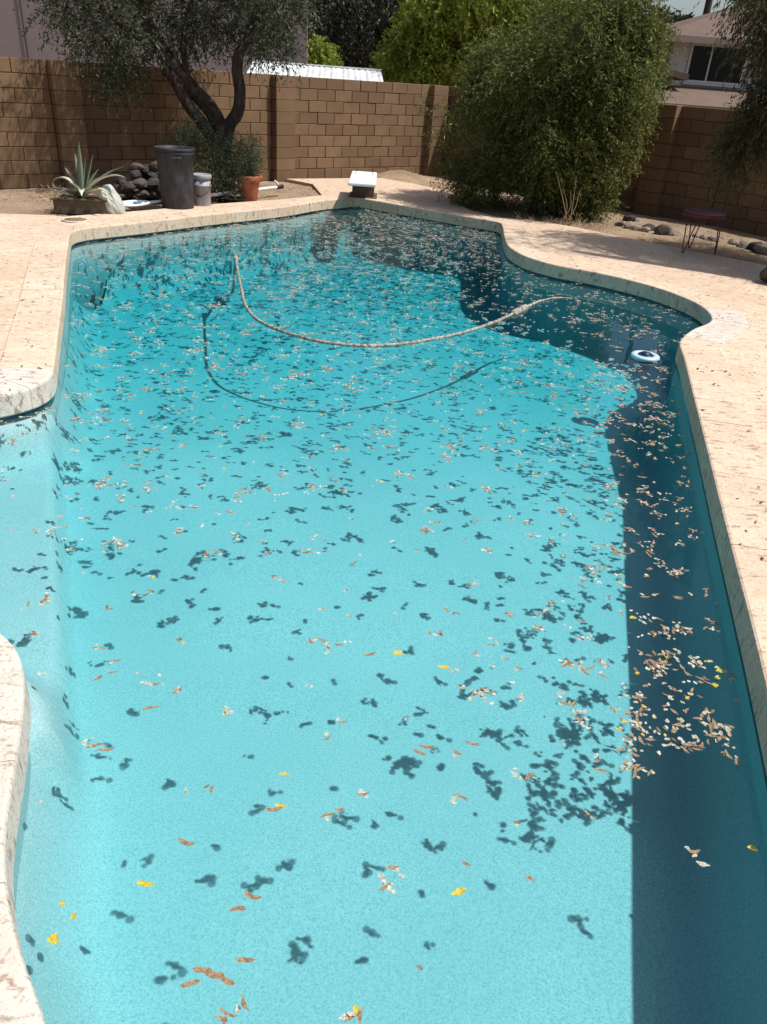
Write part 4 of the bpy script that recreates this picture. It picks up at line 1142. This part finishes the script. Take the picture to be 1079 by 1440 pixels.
def density(x, y):
    d = np.interp(y, [0.3, 1.2, 1.7, 2.4, 3.2, 4.2, 5.5, 7, 9, 11, 13], [1.5, 6, 16, 26, 35, 48, 58, 68, 105, 210, 260])
    redge = np.interp(y, [1, 2.18, 3.5, 5.2, 6.4], [1.2, 1.41, 1.72, 2.09, 2.37])
    if 1.9 < y < 6.2 and x > redge - .75: d *= (2.6 if y > 2.0 else 1.6)
    if y < 1.65 and x > .2: d *= .5
    if 1.35 < y < 2.7 and redge - 1.0 < x < redge - .30: d *= 1.8
    if 2.6 < y < 4.6 and -.5 < x < .5: d *= .7
    return d
cells_done = 0
for yy in np.arange(.3, 13.4, .1):
    for xx in np.arange(-3.8, 3.1, .1):
        lam = density(xx, yy) * .01
        for _ in range(rs.poisson(lam)):
            cx, cy = xx + rs.uniform(0, .1), yy + rs.uniform(0, .1)
            n = 1 + int(min(rs.geometric(.19), 20)) if rs.rand() > .35 else rs.randint(1, 3)
            th = rs.uniform(0, 6.28); x, y = cx, cy
            small = cy > 6.5
            ybl = rs.rand() < (.05 if cy < 5 else .015)
            for k in range(n):
                q = rs.rand(); r_ = rs.rand()
                if k == 0 and ybl: kd, L, W = 'yellow', rs.uniform(.018, .028), rs.uniform(.013, .02)
                elif q < (.38 if cy < 5.5 else .22): kd, L, W = 'brown', rs.uniform(.022, .052), rs.uniform(.008, .014)
                else: kd, L, W = 'pale', rs.uniform(.012, .024), rs.uniform(.009, .015)
                pieces.append((x, y, kd, L, W, rs.uniform(0, 6.28), rs.uniform(.2, 1.2), rs.uniform(-.12, .12), k))
                if k % 4 == 3: x, y = cx + rs.normal() * .022, cy + rs.normal() * .020
                th += rs.normal() * 1.0; st_ = rs.uniform(.008, .022)
                x += math.cos(th) * st_ * 1.15; y += math.sin(th) * st_
# a few larger loose pieces that stand out
for (px, py, kd, L, W) in [(76, 1323, 'yellow', .030, .028), (400, 1090, 'yellow', .034, .012), (645, 1256, 'yellow', .046, .020), (988, 1217, 'pale', .040, .016), (205, 1245, 'yellow', .05, .018), (560, 920, 'yellow', .04, .03), (625, 940, 'yellow', .05, .022), (300, 1372, 'brown', .055, .02), (285, 1366, 'brown', .05, .018), (318, 1380, 'brown', .055, .018), (268, 1385, 'brown', .05, .016), (345, 1352, 'brown', .05, .016), (355, 1262, 'brown', .055, .016), (335, 1280, 'brown', .045, .016), (262, 1187, 'brown', .055, .018), (385, 1140, 'brown', .055, .016), (395, 1135, 'yellow', .04, .014), (135, 1050, 'brown', .06, .016), (150, 1056, 'brown', .055, .015), (212, 997, 'brown', .06, .014), (600, 1052, 'brown', .055, .018), (590, 1060, 'brown', .05, .016), (665, 1048, 'brown', .055, .016), (520, 922, 'brown', .05, .02), (845, 1085, 'brown', .05, .014), (655, 1216, 'brown', .035, .010), (745, 1237, 'brown', .03, .012), (36, 1203, 'yellow', .035, .022), (478, 1140, 'brown', .035, .012), (88, 1272, 'yellow', .018, .014), (104, 1290, 'yellow', .02, .016), (590, 1362, 'brown', .02, .01), (1058, 1195, 'yellow', .03, .02), (1012, 945, 'yellow', .03, .025), (1005, 965, 'yellow', .028, .022), (890, 870, 'yellow', .03, .02)]:
    p = G(px, py, WATER_Z); pieces.append((p[0], p[1], kd, L, W, rs.uniform(-.6, .6), .6, .05, 0))
for (px, py) in [(905, 1000), (930, 1010), (950, 1030), (900, 1040), (925, 1055), (890, 1062), (945, 998), (968, 985), (885, 980), (1012, 1040), (1024, 1062), (1000, 1030), (905, 925), (935, 935), (985, 935), (905, 870), (890, 1020), (960, 940), (1005, 950), (915, 1030)]:
    p = G(px, py, WATER_Z)
    for k in range(rs.randint(5, 11)):
        kd = 'yellow' if rs.rand() < .08 else ('brown' if rs.rand() < .35 else 'pale')
        L = rs.uniform(.025, .045) if kd == 'brown' else rs.uniform(.013, .024)
        pieces.append((p[0] + rs.normal() * .028, p[1] + rs.normal() * .028, kd, L, L * (.3 if kd == 'brown' else .65), rs.uniform(0, 6.28), rs.uniform(.2, 1.2), rs.uniform(-.12, .12), k))
XY = np.array([(q[0], q[1]) for q in pieces])
ok = inside(XY, OUT) & (seg_dist(XY, OUT) > .035)
pieces = [q for q, k in zip(pieces, ok) if k]
# meniscus: near-clear discs added at the floating pieces to cast their wide round shadows
dv, df = [], []
ang8 = np.linspace(0, 2 * math.pi, 9)[:-1]
circ = np.c_[np.cos(ang8), np.sin(ang8)]
nb = 0
for q in pieces:
    if q[8] > 0 and rs.rand() < .35: continue
    n_d = 3 if q[3] > .032 and q[2] == 'brown' else (2 if rs.rand() < .5 else 1)
    for k in range(n_d):
        off = (k - (n_d - 1) / 2) * q[3] * .5
        cx = q[0] + math.cos(q[5]) * off + rs.normal() * .005; cy = q[1] + math.sin(q[5]) * off + rs.normal() * .005
        r_ = rs.uniform(.007, .016) if q[2] != 'brown' else rs.uniform(.008, .0155)
        z = WATER_Z + .0012 + rs.uniform(0, .0009)
        dv.append(np.r_[[[cx, cy, z - .0003]], np.c_[cx + circ[:, 0] * r_, cy + circ[:, 1] * r_, np.full(8, z)]])
        a = np.arange(8); df.append(np.stack([np.full(8, nb), nb + 1 + a, nb + 1 + (a + 1) % 8], 1)); nb += 9
mn = link('meniscus', np_mesh('meniscus', np.vstack(dv), np.vstack(df), True), M['meniscus'], water)
mn['kind'] = 'stuff'
# nearest pieces as things, the rest as drifts
order = sorted(range(len(pieces)), key=lambda k: -pieces[k][3] * (1.6 if pieces[k][2] == 'yellow' else 1) / (math.hypot(pieces[k][0], pieces[k][1]) + 1.2))
quota = {'brown': 150, 'pale': 100, 'yellow': 40}
solo, rest = [], {'brown': [], 'pale': [], 'yellow': []}
for k in order:
    kd = pieces[k][2]
    if quota[kd] > 0: quota[kd] -= 1; solo.append(pieces[k])
    else: rest[kd].append(pieces[k])
INFO = {'brown': ('fallen_leaf', 'dry brown leaf floating on the pool water', 'leaf', 'brown leaves floating on the pool', 'leaf_brown'),
        'pale': ('fallen_petal', 'pale cream petal floating on the pool water', 'petal', 'cream petals floating on the pool', 'petal_pale'),
        'yellow': ('fallen_blossom', 'bright yellow petal floating on the pool water', 'petal', 'yellow petals floating on the pool', 'petal_yellow')}
def zone(q):
    x, y = q[0], q[1]
    redge = np.interp(y, [0.6, 2.18, 3.5, 5.2, 6.4], [1.02, 1.41, 1.72, 2.09, 2.37])
    if x > redge - .36: return 'in the shaded strip of water under the side coping'
    if (x - e0[0]) * en[0] + (y - e0[1]) * en[1] > -.05 and y > 1.5: return 'over the raised entry ledge of the pool'
    if np.min(np.hypot(*(OUT - np.array([x, y])).T)) < .3: return 'beside the pale coping of the pool'
    if y > 3.2: return 'on the sunlit water between the hose and the entry ledge'
    return 'on the open sunlit shallow water of the pool'
def pz(q): return WATER_Z + .0045 + .0016 * min(q[8], 8)
for q in solo:
    nm, lb, ct, gp, mt = INFO[q[2]]
    bV, bF = (LV, LF) if q[2] == 'brown' else (PV, PF)
    v = piece_verts(bV, q[3], q[4], 0, q[6], q[7])
    tag(link(nm, np_mesh(nm, v, bF, True), M[mt], None, (q[0], q[1], pz(q)), q[5]), lb.replace('on the pool water', zone(q)), ct, gp + ' ' + zone(q).split(' of ')[0])
for kd, lst in rest.items():
    if not lst: continue
    bV, bF = (LV, LF) if kd == 'brown' else (PV, PF)
    VV, FF = [], []
    for k, q in enumerate(lst):
        v = piece_verts(bV, q[3], q[4], q[5], q[6], q[7]) + [q[0], q[1], pz(q)]
        VV.append(v); FF.append(bF + k * len(bV))
    nm = {'brown': 'drifting_leaves', 'pale': 'drifting_petals', 'yellow': 'drifting_blossoms'}[kd]
    o = link(nm, np_mesh(nm, np.vstack(VV), np.vstack(FF), True), M[INFO[kd][4]])
    kind(o, 'stuff', {'brown': 'thick drift of small brown leaves over the far half of the pool', 'pale': 'thick drift of tiny cream petals over the far half of the pool', 'yellow': 'scattered tiny yellow petals over the far half of the pool'}[kd])
    o['category'] = 'leaves' if kd == 'brown' else 'petals'

# ------------------------------------------------------------------ litter on deck and soil
rs = np.random.RandomState(99)
VV, FF = [], []; n = 0
pts = np.c_[rs.uniform(-5.5, 5.5, 5200), rs.uniform(.2, 15.5, 5200)]
dd = seg_dist(pts, OUT); okk = ~inside(pts, OUT) & (dd > .03) & inside(pts, DK)
for (x, y) in pts[okk]:
    bV, bF = (LV, LF) if rs.rand() < .6 else (PV, PF)
    L = rs.uniform(.010, .042); v = piece_verts(bV, L, L * rs.uniform(.2, .5), rs.uniform(0, 6.28), rs.uniform(.3, 2.0), rs.uniform(-.2, .2)) + [x, y, .014]
    VV.append(v); FF.append(bF + n); n += len(bV)
FFa = [f for f in FF]
o = link('leaf_litter', np_mesh('leaf_litter', np.vstack(VV), np.vstack(FFa), True), M['litter']); kind(o, 'stuff', 'tiny dry leaf scraps scattered over the stone deck'); o['category'] = 'leaf litter'
# gravel on the soil
pts = np.c_[rs.uniform(-6.5, 6, 9000), rs.uniform(8.5, 18.3, 9000)]
okk = ~inside(pts, DK) & (((pts - WA) @ WN) > .05) & (((pts - K) @ RN) > .05)
pts = pts[okk]
base = np.array([(1, 0, 0), (-.5, .87, 0), (-.5, -.87, 0), (0, 0, .8), (0, 0, -.6)]); tri = np.array([(0, 1, 3), (1, 2, 3), (2, 0, 3), (1, 0, 4), (2, 1, 4), (0, 2, 4)])
sc = rs.uniform(.006, .024, len(pts)); an = rs.uniform(0, 6.28, len(pts))
zz = soil_z(pts[:, 0], pts[:, 1])
ca, sa_ = np.cos(an), np.sin(an)
bx_ = base[None, :, 0] * ca[:, None] - base[None, :, 1] * sa_[:, None]; by_ = base[None, :, 0] * sa_[:, None] + base[None, :, 1] * ca[:, None]
V = np.stack([pts[:, 0, None] + bx_ * sc[:, None], pts[:, 1, None] + by_ * sc[:, None] * .8, zz[:, None] + base[None, :, 2] * sc[:, None] * .7], -1).reshape(-1, 3)
F = (tri[None] + (np.arange(len(pts)) * 5)[:, None, None]).reshape(-1, 3)
o = link('gravel', np_mesh('gravel', V, F), M['rock_tan']); kind(o, 'stuff', 'loose gravel and clods on the dry soil'); o['category'] = 'gravel'
